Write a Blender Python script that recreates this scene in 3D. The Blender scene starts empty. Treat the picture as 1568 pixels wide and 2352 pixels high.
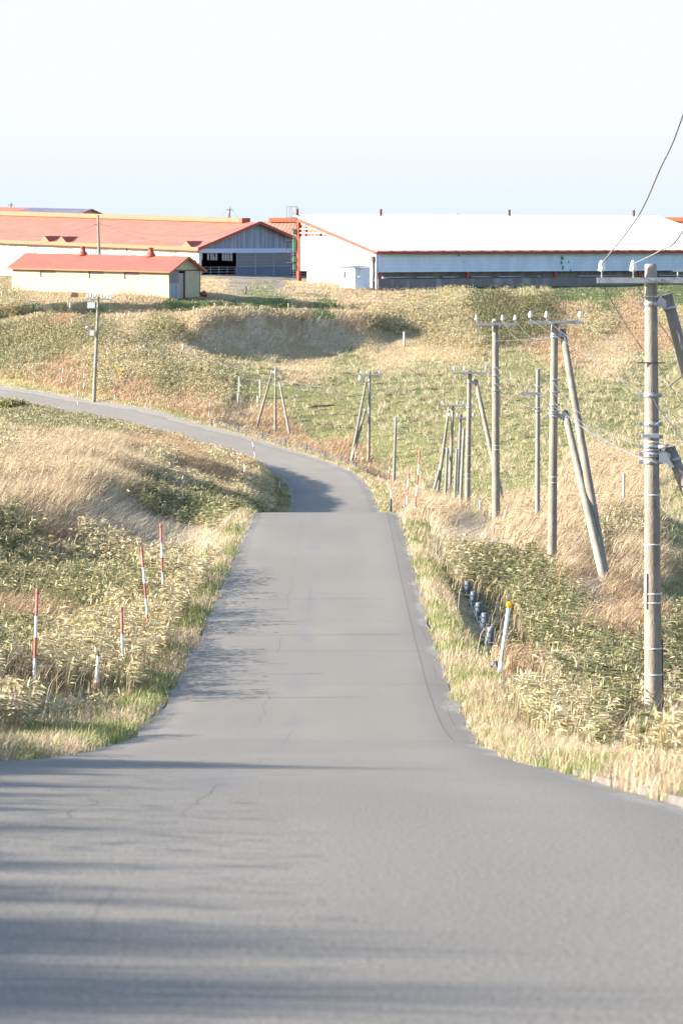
import bpy, bmesh, math, random
import numpy as np
from mathutils import Vector, Matrix

random.seed(7)
rng = np.random.default_rng(11)
R = math.radians
scene = bpy.context.scene
COL = scene.collection

# ------------------------------------------------------------------ camera
# The photograph is 1568 x 2352 in the units used below; F is the focal length
# in those units, HY the row of the horizon, EYE the height of the lens.
F, CX, HY, EYE = 8000.0, 784.0, 540.0, 20.0

def at(x, y, d):
    """point seen at column x, row y, d metres away (survey of the photograph)"""
    return Vector(((x - CX) * d / F, d, EYE - (y - HY) * d / F))

cam_d = bpy.data.cameras.new('camera')
cam = bpy.data.objects.new('camera', cam_d)
COL.objects.link(cam)
cam.location = (0, 0, EYE)
cam.rotation_euler = (R(90), 0, 0)
cam_d.sensor_fit = 'HORIZONTAL'
cam_d.sensor_width = 24.0
cam_d.lens = F / 1568.0 * 24.0
cam_d.shift_y = -(1176 - HY) / 1568.0
cam_d.clip_start = 0.5
cam_d.clip_end = 20000
cam_d.dof.use_dof = True
cam_d.dof.focus_distance = 95.0
cam_d.dof.aperture_fstop = 7.0
scene.camera = cam

# ------------------------------------------------------------------ light
SUN_EL, SUN_AZ = R(19.0), R(6.0)          # from the left, a little behind the camera
sun_dir = Vector((-math.cos(SUN_AZ) * math.cos(SUN_EL), -math.sin(SUN_AZ) * math.cos(SUN_EL), math.sin(SUN_EL)))
sl = bpy.data.lights.new('sun', 'SUN')
sl.energy = 5.0
sl.angle = R(0.5)
sl.color = (1.0, 0.89, 0.76)
so = bpy.data.objects.new('sun', sl)
COL.objects.link(so)
so.rotation_euler = sun_dir.to_track_quat('Z', 'Y').to_euler()
so.location = (-60, -20, 80)

world = bpy.data.worlds.new('World')
scene.world = world
world.use_nodes = True
wn = world.node_tree
bg = wn.nodes['Background']
sky = wn.nodes.new('ShaderNodeTexSky')
sky.sky_type = 'NISHITA'
sky.sun_disc = False
sky.sun_elevation = SUN_EL
sky.sun_rotation = math.atan2(sun_dir.x, sun_dir.y)
sky.altitude = 50
sky.air_density = 1.0
sky.dust_density = 1.0
sky.ozone_density = 1.5
# bright milky air low over the land, the clear sky above it
tcw = wn.nodes.new('ShaderNodeTexCoord'); sxw = wn.nodes.new('ShaderNodeSeparateXYZ')
wn.links.new(tcw.outputs['Generated'], sxw.inputs[0])
def wramp(lo, hi):
    n = wn.nodes.new('ShaderNodeMapRange'); n.interpolation_type = 'SMOOTHSTEP'
    n.inputs['From Min'].default_value = lo; n.inputs['From Max'].default_value = hi
    wn.links.new(sxw.outputs['Z'], n.inputs['Value']); return n.outputs['Result']
def wmix(f, a, b):
    n = wn.nodes.new('ShaderNodeMix'); n.data_type = 'RGBA'; wn.links.new(f, n.inputs['Factor'])
    for k, v in (('A', a), ('B', b)):
        if isinstance(v, tuple): n.inputs[k].default_value = (*v, 1)
        else: wn.links.new(v, n.inputs[k])
    return n.outputs['Result']
HAZE_LOW, HAZE_HIGH = (1.92, 2.17, 2.34), (2.26, 2.30, 2.34)
milk = wmix(wramp(0.0, 0.042), HAZE_LOW, HAZE_HIGH)
wn.links.new(wmix(wramp(0.07, 0.35), milk, sky.outputs[0]), bg.inputs[0])
bg.inputs[1].default_value = 0.115
scene.view_settings.view_transform = 'Standard'
scene.view_settings.look = 'None'
scene.view_settings.gamma = 1
scene.view_settings.exposure = 1.9
scene.cycles.max_bounces = 6
scene.cycles.transparent_max_bounces = 8

# ------------------------------------------------------------------ helpers
def tag(o, label=None, cat=None, group=None, kind=None):
    if label: o['label'] = label
    if cat: o['category'] = cat
    if group: o['group'] = group
    if kind: o['kind'] = kind
    return o

def empty(name, loc, label=None, cat=None, group=None, rz=0.0):
    o = bpy.data.objects.new(name, None)
    COL.objects.link(o)
    o.location = loc
    o.rotation_euler = (0, 0, rz)
    o.empty_display_size = 0.3
    return tag(o, label, cat, group)

class MB:
    """collects polygons (with a material slot each) and links them as one mesh"""
    def __init__(self):
        self.v = []; self.f = []; self.m = []; self.s = []
    def face(self, pts, mi=0, smooth=False):
        n = len(self.v)
        self.v += [tuple(p) for p in pts]
        self.f.append(list(range(n, n + len(pts)))); self.m.append(mi); self.s.append(smooth)
    def box(self, lo, hi, mi=0, M=None):
        x0, y0, z0 = lo; x1, y1, z1 = hi
        c = [Vector(p) for p in ((x0,y0,z0),(x1,y0,z0),(x1,y1,z0),(x0,y1,z0),(x0,y0,z1),(x1,y0,z1),(x1,y1,z1),(x0,y1,z1))]
        if M is not None: c = [M @ p for p in c]
        n = len(self.v); self.v += [tuple(p) for p in c]
        for q in ((0,3,2,1),(4,5,6,7),(0,1,5,4),(1,2,6,5),(2,3,7,6),(3,0,4,7)):
            self.f.append([n + k for k in q]); self.m.append(mi); self.s.append(False)
    def bar(self, a, b, w, h=None, mi=0, up=(0, 0, 1)):
        """rectangular bar from a to b"""
        a = Vector(a); b = Vector(b); h = w if h is None else h
        d = (b - a).normalized(); u = Vector(up)
        if abs(d.dot(u)) > 0.98: u = Vector((0, 1, 0))
        s = d.cross(u).normalized(); t = s.cross(d).normalized()
        n = len(self.v)
        for p in (a, b):
            for i, j in ((-1,-1),(1,-1),(1,1),(-1,1)):
                self.v.append(tuple(p + s * (i * w / 2) + t * (j * h / 2)))
        for q in ((0,1,2,3),(7,6,5,4),(0,4,5,1),(1,5,6,2),(2,6,7,3),(3,7,4,0)):
            self.f.append([n + k for k in q]); self.m.append(mi); self.s.append(False)
    def tube(self, pts, rad, seg=10, mi=0, caps=True):
        pts = [Vector(p) for p in pts]
        rs = rad if isinstance(rad, (list, tuple)) else [rad] * len(pts)
        n = len(self.v); K = len(pts)
        ref = None
        for i, p in enumerate(pts):
            d = (pts[min(i + 1, K - 1)] - pts[max(i - 1, 0)]).normalized()
            if ref is None:
                ref = Vector((1, 0, 0)) if abs(d.x) < 0.9 else Vector((0, 1, 0))
            s = d.cross(ref).normalized(); t = s.cross(d).normalized(); ref = t
            for k in range(seg):
                a = 2 * math.pi * k / seg
                self.v.append(tuple(p + (s * math.cos(a) + t * math.sin(a)) * rs[i]))
        for i in range(K - 1):
            m = mi[i] if isinstance(mi, (list, tuple)) else mi
            for k in range(seg):
                k2 = (k + 1) % seg
                self.f.append([n + i*seg + k, n + i*seg + k2, n + (i+1)*seg + k2, n + (i+1)*seg + k])
                self.m.append(m); self.s.append(True)
        if caps:
            m0 = mi[0] if isinstance(mi, (list, tuple)) else mi
            m1 = mi[-1] if isinstance(mi, (list, tuple)) else mi
            self.f.append([n + k for k in range(seg)]); self.m.append(m0); self.s.append(False)
            self.f.append([n + (K-1)*seg + k for k in reversed(range(seg))]); self.m.append(m1); self.s.append(False)
    def lathe(self, prof, origin=(0, 0, 0), axis=(0, 0, 1), seg=14, mi=0):
        """prof: list of (radius, height) along axis"""
        o = Vector(origin); ax = Vector(axis).normalized()
        self.tube_rings(o, ax, prof, seg, mi)
    def tube_rings(self, o, ax, prof, seg, mi):
        ref = Vector((1, 0, 0)) if abs(ax.x) < 0.9 else Vector((0, 1, 0))
        s = ax.cross(ref).normalized(); t = s.cross(ax).normalized()
        n = len(self.v)
        for r, h in prof:
            for k in range(seg):
                a = 2 * math.pi * k / seg
                self.v.append(tuple(o + ax * h + (s * math.cos(a) + t * math.sin(a)) * max(r, 1e-4)))
        for i in range(len(prof) - 1):
            for k in range(seg):
                k2 = (k + 1) % seg
                self.f.append([n + i*seg + k, n + i*seg + k2, n + (i+1)*seg + k2, n + (i+1)*seg + k])
                self.m.append(mi); self.s.append(True)
        self.f.append([n + k for k in range(seg)]); self.m.append(mi); self.s.append(False)
        self.f.append([n + (len(prof)-1)*seg + k for k in range(seg)]); self.m.append(mi); self.s.append(False)
    def build(self, name, mats, parent=None, M=None, world=True):
        """vertices are world coordinates; a parented mesh is moved into its parent's space"""
        me = bpy.data.meshes.new(name)
        v = [Vector(p) for p in self.v]
        if M is not None: v = [M @ p for p in v]
        o = bpy.data.objects.new(name, me)
        COL.objects.link(o)
        if parent is not None:
            o.parent = parent
            root = parent
            inv = Matrix.LocRotScale(parent.location, parent.rotation_euler, None)
            while root.parent is not None:
                root = root.parent
                inv = Matrix.LocRotScale(root.location, root.rotation_euler, None) @ inv
            inv = inv.inverted()
            if world: v = [inv @ p for p in v]
        elif world:
            c = Vector((sum(p.x for p in v) / len(v), sum(p.y for p in v) / len(v), min(p.z for p in v)))
            v = [p - c for p in v]
            o.location = c
        me.from_pydata(v, [], self.f)
        mats = mats if isinstance(mats, (list, tuple)) else [mats]
        for m in mats: me.materials.append(m)
        me.polygons.foreach_set('material_index', self.m)
        me.polygons.foreach_set('use_smooth', self.s)
        bm = bmesh.new(); bm.from_mesh(me)
        bmesh.ops.recalc_face_normals(bm, faces=bm.faces)
        bm.to_mesh(me); bm.free()
        me.update()
        return o

# ------------------------------------------------------------------ materials
def mat(name, col, rough=0.7, col2=None, scale=8.0, detail=4.0, bump=0.0, bump_scale=None, metal=0.0,
        stretch=(1, 1, 1), lo=0.4, hi=0.6, spec=0.3):
    m = bpy.data.materials.new(name); m.use_nodes = True
    nt = m.node_tree; b = nt.nodes['Principled BSDF']
    b.inputs['Roughness'].default_value = rough
    b.inputs['Metallic'].default_value = metal
    b.inputs['Specular IOR Level'].default_value = spec
    b.inputs['Base Color'].default_value = (*col, 1)
    tc = nt.nodes.new('ShaderNodeTexCoord')
    mp = nt.nodes.new('ShaderNodeMapping'); mp.inputs['Scale'].default_value = stretch
    nt.links.new(tc.outputs['Object'], mp.inputs[0])
    if col2 is not None:
        n = nt.nodes.new('ShaderNodeTexNoise'); n.inputs['Scale'].default_value = scale; n.inputs['Detail'].default_value = detail
        nt.links.new(mp.outputs[0], n.inputs[0])
        r = nt.nodes.new('ShaderNodeValToRGB')
        r.color_ramp.elements[0].position = lo; r.color_ramp.elements[1].position = hi
        r.color_ramp.elements[0].color = (*col, 1); r.color_ramp.elements[1].color = (*col2, 1)
        nt.links.new(n.outputs[0], r.inputs[0]); nt.links.new(r.outputs[0], b.inputs['Base Color'])
    if bump > 0:
        n2 = nt.nodes.new('ShaderNodeTexNoise'); n2.inputs['Scale'].default_value = bump_scale or scale * 3; n2.inputs['Detail'].default_value = 5
        nt.links.new(mp.outputs[0], n2.inputs[0])
        bp = nt.nodes.new('ShaderNodeBump'); bp.inputs['Strength'].default_value = bump; bp.inputs['Distance'].default_value = 0.05
        nt.links.new(n2.outputs[0], bp.inputs['Height']); nt.links.new(bp.outputs[0], b.inputs['Normal'])
    return m

def veg_mat(name, trans=0.3):
    m = bpy.data.materials.new(name); m.use_nodes = True
    nt = m.node_tree; b = nt.nodes['Principled BSDF']
    b.inputs['Roughness'].default_value = 0.55
    b.inputs['Specular IOR Level'].default_value = 0.25
    a = nt.nodes.new('ShaderNodeAttribute'); a.attribute_name = 'tint'
    nt.links.new(a.outputs['Color'], b.inputs['Base Color'])
    t = nt.nodes.new('ShaderNodeBsdfTranslucent')
    nt.links.new(a.outputs['Color'], t.inputs['Color'])
    mx = nt.nodes.new('ShaderNodeMixShader'); mx.inputs[0].default_value = trans
    nt.links.new(b.outputs[0], mx.inputs[1]); nt.links.new(t.outputs[0], mx.inputs[2])
    nt.links.new(mx.outputs[0], nt.nodes['Material Output'].inputs[0])
    return m
# ------------------------------------------------------------------ noise
_tab = np.random.default_rng(5).random((256, 256))
def vnoise(x, y):
    xi = np.floor(x).astype(np.int64); yi = np.floor(y).astype(np.int64)
    fx = x - xi; fy = y - yi
    fx = fx * fx * (3 - 2 * fx); fy = fy * fy * (3 - 2 * fy)
    a = _tab[xi & 255, yi & 255]; b = _tab[(xi + 1) & 255, yi & 255]
    c = _tab[xi & 255, (yi + 1) & 255]; d = _tab[(xi + 1) & 255, (yi + 1) & 255]
    return (a * (1 - fx) + b * fx) * (1 - fy) + (c * (1 - fx) + d * fx) * fy
def fbm(x, y, o=3):
    s = 0; a = 0.5; t = 0
    for k in range(o):
        s = s + a * vnoise(x * 2 ** k + 17.3 * k, y * 2 ** k + 5.1 * k); t += a; a *= 0.5
    return s / t

# ------------------------------------------------------------------ road survey
def catmull(P, n):
    P = np.array(P, float); out = []
    Q = np.vstack([2 * P[0] - P[1], P, 2 * P[-1] - P[-2]])
    for i in range(1, len(Q) - 2):
        p0, p1, p2, p3 = Q[i-1], Q[i], Q[i+1], Q[i+2]
        for k in range(n):
            t = k / n
            out.append(0.5 * ((2*p1) + (-p0 + p2)*t + (2*p0 - 5*p1 + 4*p2 - p3)*t*t + (-p0 + 3*p1 - 3*p2 + p3)*t**3))
    out.append(Q[-2]); return np.array(out)

prof_Y = np.array([-25, 0, 8, 13, 18, 24.7, 31.6, 38, 48.8, 56, 64, 70, 80, 90, 105, 119, 122, 126, 135, 150, 165, 180, 195, 210])
prof_Z = np.array([0.6, -1.0, -1.86, -2.42, -2.98, -3.90, -4.83, -5.74, -7.13, -7.83, -8.28, -8.50, -8.79, -9.03, -9.28, -9.43, -9.68, -10.1, -11.0, -12.35, -13.6, -14.7, -15.4, -15.9])
_yy = np.linspace(-25, 210, 941)
_zz = np.interp(_yy, prof_Y, prof_Z)
_k = np.ones(13) / 13
_zs = np.convolve(np.pad(_zz, 6, mode='edge'), _k, mode='valid')
_zs[:8] = _zz[:8]
def road_prof(Y): return np.interp(Y, _yy, _zs)

Rpts = [(2.0, y, 0) for y in range(-25, 131, 6)] + [(2.0, 150, 0), (2.12, 175, 0), (2.1, 197, 0), (1.8, 225, 0), (0.75, 243, 0), (-1.35, 256, 0), (-4.2, 266, 0),
        (-7.3, 273.5, 0), (-10.0, 279.2, 0), (-12.9, 285.2, 0), (-15.8, 291.5, 0), (-19.6, 299.5, 0), (-24.0, 307.5, 0), (-27.5, 313.5, 0), (-31.8, 321.5, 0), (-40, 333, 0), (-60, 352, 0), (-90, 372, 0)]
RE = catmull(Rpts, 8)
_seg = np.r_[0, np.cumsum(np.hypot(np.diff(RE[:, 0]), np.diff(RE[:, 1])))]
_S = np.arange(0, _seg[-1], 0.5)
RE = np.c_[np.interp(_S, _seg, RE[:, 0]), np.interp(_S, _seg, RE[:, 1])]
zfar_Y = [195, 210, 225, 243, 256, 266, 274, 279.5, 285, 291.5, 300, 307.5, 313.5, 322, 335, 352, 372]
zfar_Z = [-15.4, -15.9, -16.3, -16.5, -16.5, -16.3, -15.75, -15.45, -15.1, -14.5, -14.45, -14.25, -13.95, -13.85, -13.8, -13.5, -13]
RZ = np.where(RE[:, 1] < 200, road_prof(RE[:, 1]), np.interp(RE[:, 1], zfar_Y, zfar_Z))
_k = np.ones(17) / 17
RZ = np.convolve(np.pad(RZ, 8, mode='edge'), _k, mode='valid')
T = np.gradient(RE, axis=0); T /= np.linalg.norm(T, axis=1)[:, None]
NL = np.c_[-T[:, 1], T[:, 0]]                       # to the left of travel
WID = np.interp(RE[:, 1], [0, 195, 240, 270, 300], [5.1, 5.1, 5.3, 6.3, 7.4])
BANK = np.interp(RE[:, 1], [0, 30, 60, 195, 255, 290, 400], [-0.12, -0.10, 0.0, 0.0, 0.42, 0.85, 0.85])   # left edge drop
LE = RE + NL * WID[:, None]
LZ = RZ - BANK
CE = RE + NL * (WID / 2)[:, None]

# ------------------------------------------------------------------ ground survey: (x, y, distance, plant height on it)
G = [(0,1690,42,.1),(0,1500,60,.5),(75,1645,60.6,.0),(30,1450,72,.5),(150,1420,78,.5),(280,1565,68,.1),(343,1500,75,0),(374,1415,85,0),(420,1360,86,.5),
 (100,1350,85,.5),(300,1330,88,.5),(100,1290,99,.9),(300,1318,97,.8),(440,1330,95,.7),(50,1190,108,.6),(200,1300,102,.8),(330,1312,100,.8),(0,1100,120,.4),(100,1075,126,.4),
 (170,1085,124,.1),(240,1125,122,0),(400,1238,114,0),(300,1180,119,0),(330,1230,113,0),(450,1215,122,0),(530,1190,124,.05),(300,1110,142,.5),(430,1150,138,.5),(580,1172,134,.5),(620,1140,150,.7),
 (210,1085,135,.4),(250,1035,148,.5),(200,1050,146,.5),(100,1010,152,.6),(0,1010,155,.6),(0,978,200,.5),(150,972,250,.7),(60,972,250,.7),(0,968,250,.6),(0,955,285,0),(60,955,285,0),(200,975,272,.3),(330,986,262,.7),(450,1012,252,.7),(560,1045,228,.7),(400,1030,200,.6),
 (300,1000,205,.6),(450,1085,180,.6),(600,1075,208,.7),(640,1092,216,.6),(350,1085,163,.6),(520,1115,170,.6),(660,1165,195,.3),
 (0,800,345,.4),(0,722,365,.4),(100,702,365,.4),(225,800,335,.4),(300,722,360,.3),(400,722,357,.3),(436,735,351,.2),(400,800,334,.4),(400,900,304,.4),(500,930,292,.4),(500,860,314,.4),(560,930,299,.3),(440,800,336,.2),
 (640,716,368,.2),(500,716,364,.2),(780,716,372,.2),(890,778,364,.1),
 (640,711,383,.2),(640,692,387,.1),(500,711,381,.2),(500,692,385,.1),(760,711,386,.2),(760,694,390,.1),(380,710,378,.2),(380,692,382,.1),(200,708,372,.2),(200,692,376,.1),(388,681,386,.1),(10,671,395,.1),(500,662,410,.1),(866,664,444,.1),(600,640,451,0),(690,650,452,0),(1568,650,471,0),(1200,655,457,0),
 (750,668,425,.1),(750,693,394,.1),(880,682,424,.2),(1000,690,404,.5),(1150,684,400,.5),(1000,772,364,.4),(1150,764,364,.4),(1400,718,398,.5),(1568,710,400,.5),(1568,792,360,.3),(1300,782,361,.3),(1200,672,432,.1),(1450,674,434,.1),
 (1000,802,354,0),(1568,806,352,0),(600,852,320,0),(800,852,325,0),(1200,852,325,0),(1568,852,325,0),(700,960,290,0),(900,1000,275,0),(1200,1000,265,0),(1568,1000,260,0),(1000,1100,232,0),(1300,1100,215,0),(1568,1100,205,0),(1100,1162,205,0),(1250,1185,175,0),(1568,1205,165,0),
 (640,1000,283,0),(760,1062,262,0),(845,1080,258,0),(905,1115,243,0),(905,1175,200,0),
 (1268,1318,100,0),(1137,1203,123,0),(1234,1205,118,0),(1392,1345,97,0),(1498,1625,56.3,.2),(1350,1125,126,.6),(1450,1130,125,.6),(1460,1420,91,0),(1350,1400,92,0),(1400,1360,97,0),(1250,1385,84,.55),(1180,1350,88,.55),(1149,1530,66,0),(1113,1475,80,0),(1050,1285,103,.1),(1000,1195,120,.1),(1050,1190,124,0),
 (1400,1700,50,.3),(1250,1690,53,.2),(1560,1790,41,.2),(1300,1560,63,.5),(1400,1590,60,.5),(1250,1420,82,.3),(1150,1330,94,.4)]
for k in range(12):                                      # crest and foot of the hollow's steep bank
    x = 450 + 36 * k; dt = 350.5 + (x - 450) * .040
    G.append((x, 722, dt, .2)); G.append((x + 4, 794 - (x - 450) * .05 - max(x - 760, 0) * .16, dt - 3.1, 0))
ctrl = []
for x, y, d, h in G:
    p = at(x, y, d); ctrl.append((p.x, p.y, p.z - EYE - h))
ctrl += [(-6.0,-10,0.9),(-5.6,8,-.75),(-5.6,20,-2.25),(-5.2,29,-3.5),(-6.5,35,-5.1),(-9,8,-.6),(-10,25,-2.8),(-4.9,64,-7.95),(-4.9,72,-8.3),(-4.9,82,-8.6),(-4.9,92,-8.85),(-14,50,-6.5),(-14,90,-8.0),(-25,60,-6),(-25,120,-7),(-30,0,1),(-30,200,-11.5),(-45,260,-14.8),(-45,300,-14.9),(-70,330,-11),(-60,370,-7),(-90,400,-6),
 (4.2,5,-1.6),(4.2,20,-3.5),(8,20,-4.6),(5,40,-6.4),(10,40,-8.3),(8,56,-9.2),(6.7,75,-9.35),(8,80,-10),(10,80,-10.9),(11,105,-10.9),(14,56,-11),(20,80,-13.5),(25,110,-14),(30,40,-11),(30,0,-6),(3.3,92,-10.1),(3.3,84,-9.85),(3.3,76,-9.6),(12,134,-11.0),(9,134,-10.6),(16,140,-13),
 (4,132,-10.7),(6,152,-12.8),(5,175,-14.9),(6,165,-13.7),(8,165,-14),(40,200,-15),(45,260,-14.5),(60,320,-12),(70,380,-8),(-30,440,-6.2),(-60,460,-6.2),(0,480,-6.2),(40,480,-6.3),(80,460,-6.8),(0,560,-6.3),(-60,560,-6.3),(60,560,-6.5),
 (0,700,-7),(-100,700,-7),(100,700,-7),(0,1500,-12),(300,1500,-12),(-300,1500,-12),(0,6500,-40),(1300,6500,-40),(-1300,6500,-40),(-200,300,-9),(200,300,-14),(180,60,-12),(-150,60,-3),(100,150,-15)]
ctrl = np.array(ctrl)
_sc = np.array([1.0, 0.4])
def _phi(A, B):
    d2 = ((A[:, None, :] - B[None, :, :]) ** 2).sum(-1)
    return np.sqrt(d2 + 0.3)
_C = ctrl[:, :2] * _sc; _n = len(_C)
_A = np.zeros((_n + 3, _n + 3)); _A[:_n, :_n] = -_phi(_C, _C) - 0.0 * np.eye(_n); _A[:_n, :_n] += -0.25 * np.eye(_n) * -1.0
_A[:_n, _n] = 1; _A[:_n, _n+1:] = _C; _A[_n, :_n] = 1; _A[_n+1:, :_n] = _C.T
_w = np.linalg.solve(_A, np.r_[ctrl[:, 2], 0, 0, 0])
def rbf(X, Y):
    Q = np.c_[X, Y] * _sc; out = np.empty(len(Q))
    for i in range(0, len(Q), 20000):
        q = Q[i:i+20000]
        out[i:i+20000] = -_phi(q, _C) @ _w[:_n] + _w[_n] + q @ _w[_n+1:]
    return out

# fan-shaped grid, dense near the middle, reaching the horizon
rows = [-25.0]
while rows[-1] < 1700: rows.append(rows[-1] + min(0.33 + 0.0052 * max(rows[-1], 0), 0.95) + (0.02 * max(rows[-1] - 480, 0)))
rows = np.array(rows); NT = 230
tt = np.linspace(-1, 1, NT); gg = 0.16 * tt + 0.84 * tt ** 3
def HW(Y): return 40 + 0.25 * np.maximum(Y, 0)
GX = HW(rows)[:, None] * gg[None, :]; GY = np.repeat(rows[:, None], NT, 1)
gx = GX.ravel(); gy = GY.ravel()
from mathutils.kdtree import KDTree
kd = KDTree(len(CE))
for i, c in enumerate(CE): kd.insert((c[0], c[1], 0), i)
kd.balance()

def road_info(X, Y):
    """signed lateral position from the centre (left negative) and nearest station, exact enough near the road"""
    idx = np.zeros(len(X), int)
    near = np.where((np.abs(X) < 110) & (Y < 400))[0]
    for i in near: idx[i] = kd.find((X[i], Y[i], 0))[1]
    dx = X - CE[idx, 0]; dy = Y - CE[idx, 1]
    lat = -(dx * NL[idx, 0] + dy * NL[idx, 1])
    far = np.hypot(dx, dy)
    lat = np.where(far > np.abs(lat) + 3, np.where(lat > 0, far, -far), lat)
    m = np.ones(len(X), bool); m[near] = False
    lat[m] = 999
    return lat, idx

lat, idx = road_info(gx, gy)
half = WID[idx] / 2
out = np.abs(lat) - half                                # distance outside the edge
nat = rbf(gx, gy)
amp = np.clip(out / 3, 0, 1) * np.clip(1 - (gy - 480) / 200, 0.0, 1)
nat = nat + amp * ((fbm(gx / 2.2, gy / 3.5) - .5) * 0.35 + (fbm(gx / 7 + 9, gy / 12) - .5) * 0.5 * np.clip(gy / 120, .3, 1))
# sharp shaded cut bank below the shed and the barns
_bx = np.array([-50, -34.5, -27.5, -19, -13.6, -6.9, -1.2, 2.4]); _by = np.array([366, 371, 375.5, 381.5, 384.5, 387, 389.5, 391.5])
sd = (gy - np.interp(gx, _bx, _by)) * .88
fade = np.clip((gx + 40) / 4, 0, 1) * np.clip((3.5 - gx) / 3, 0, 1) * (.7 + .6 * fbm(gx / 4 + 3, gy * 0 + 2))
nat = nat - fade * np.where(sd < 0, 2.3 * np.exp(sd / 4.5), np.clip(2.3 - sd * 4.0, 0, 2.3))
f = np.clip((lat / half + 1) / 2, -0.2, 1.2)
rz = LZ[idx] * (1 - f) + RZ[idx] * f
w = np.clip((out - 0.15) / 2.2, 0, 1); w = w * w * (3 - 2 * w)
gz = np.where(out < 900, (rz - 0.09 + 0.12 * np.clip((out + .1) / .3, 0, 1) - 0.02 * np.clip(out, 0, 3)) * (1 - w) + nat * w, nat) + EYE
GZ = gz.reshape(GX.shape)

def bil(A, X, Y):
    ri = np.clip(np.interp(Y, rows, np.arange(len(rows))), 0, len(rows) - 1.001)
    ci = np.clip(np.interp(X / HW(Y), gg, np.arange(NT)), 0, NT - 1.001)
    r0 = ri.astype(int); c0 = ci.astype(int); fr = ri - r0; fc = ci - c0
    return (A[r0, c0] * (1-fr) * (1-fc) + A[r0+1, c0] * fr * (1-fc) + A[r0, c0+1] * (1-fr) * fc + A[r0+1, c0+1] * fr * fc)
def ground(X, Y):
    return float(bil(GZ, np.array([X], float), np.array([Y], float))[0])
LAT = lat.reshape(GX.shape); OUT = out.reshape(GX.shape)

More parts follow.
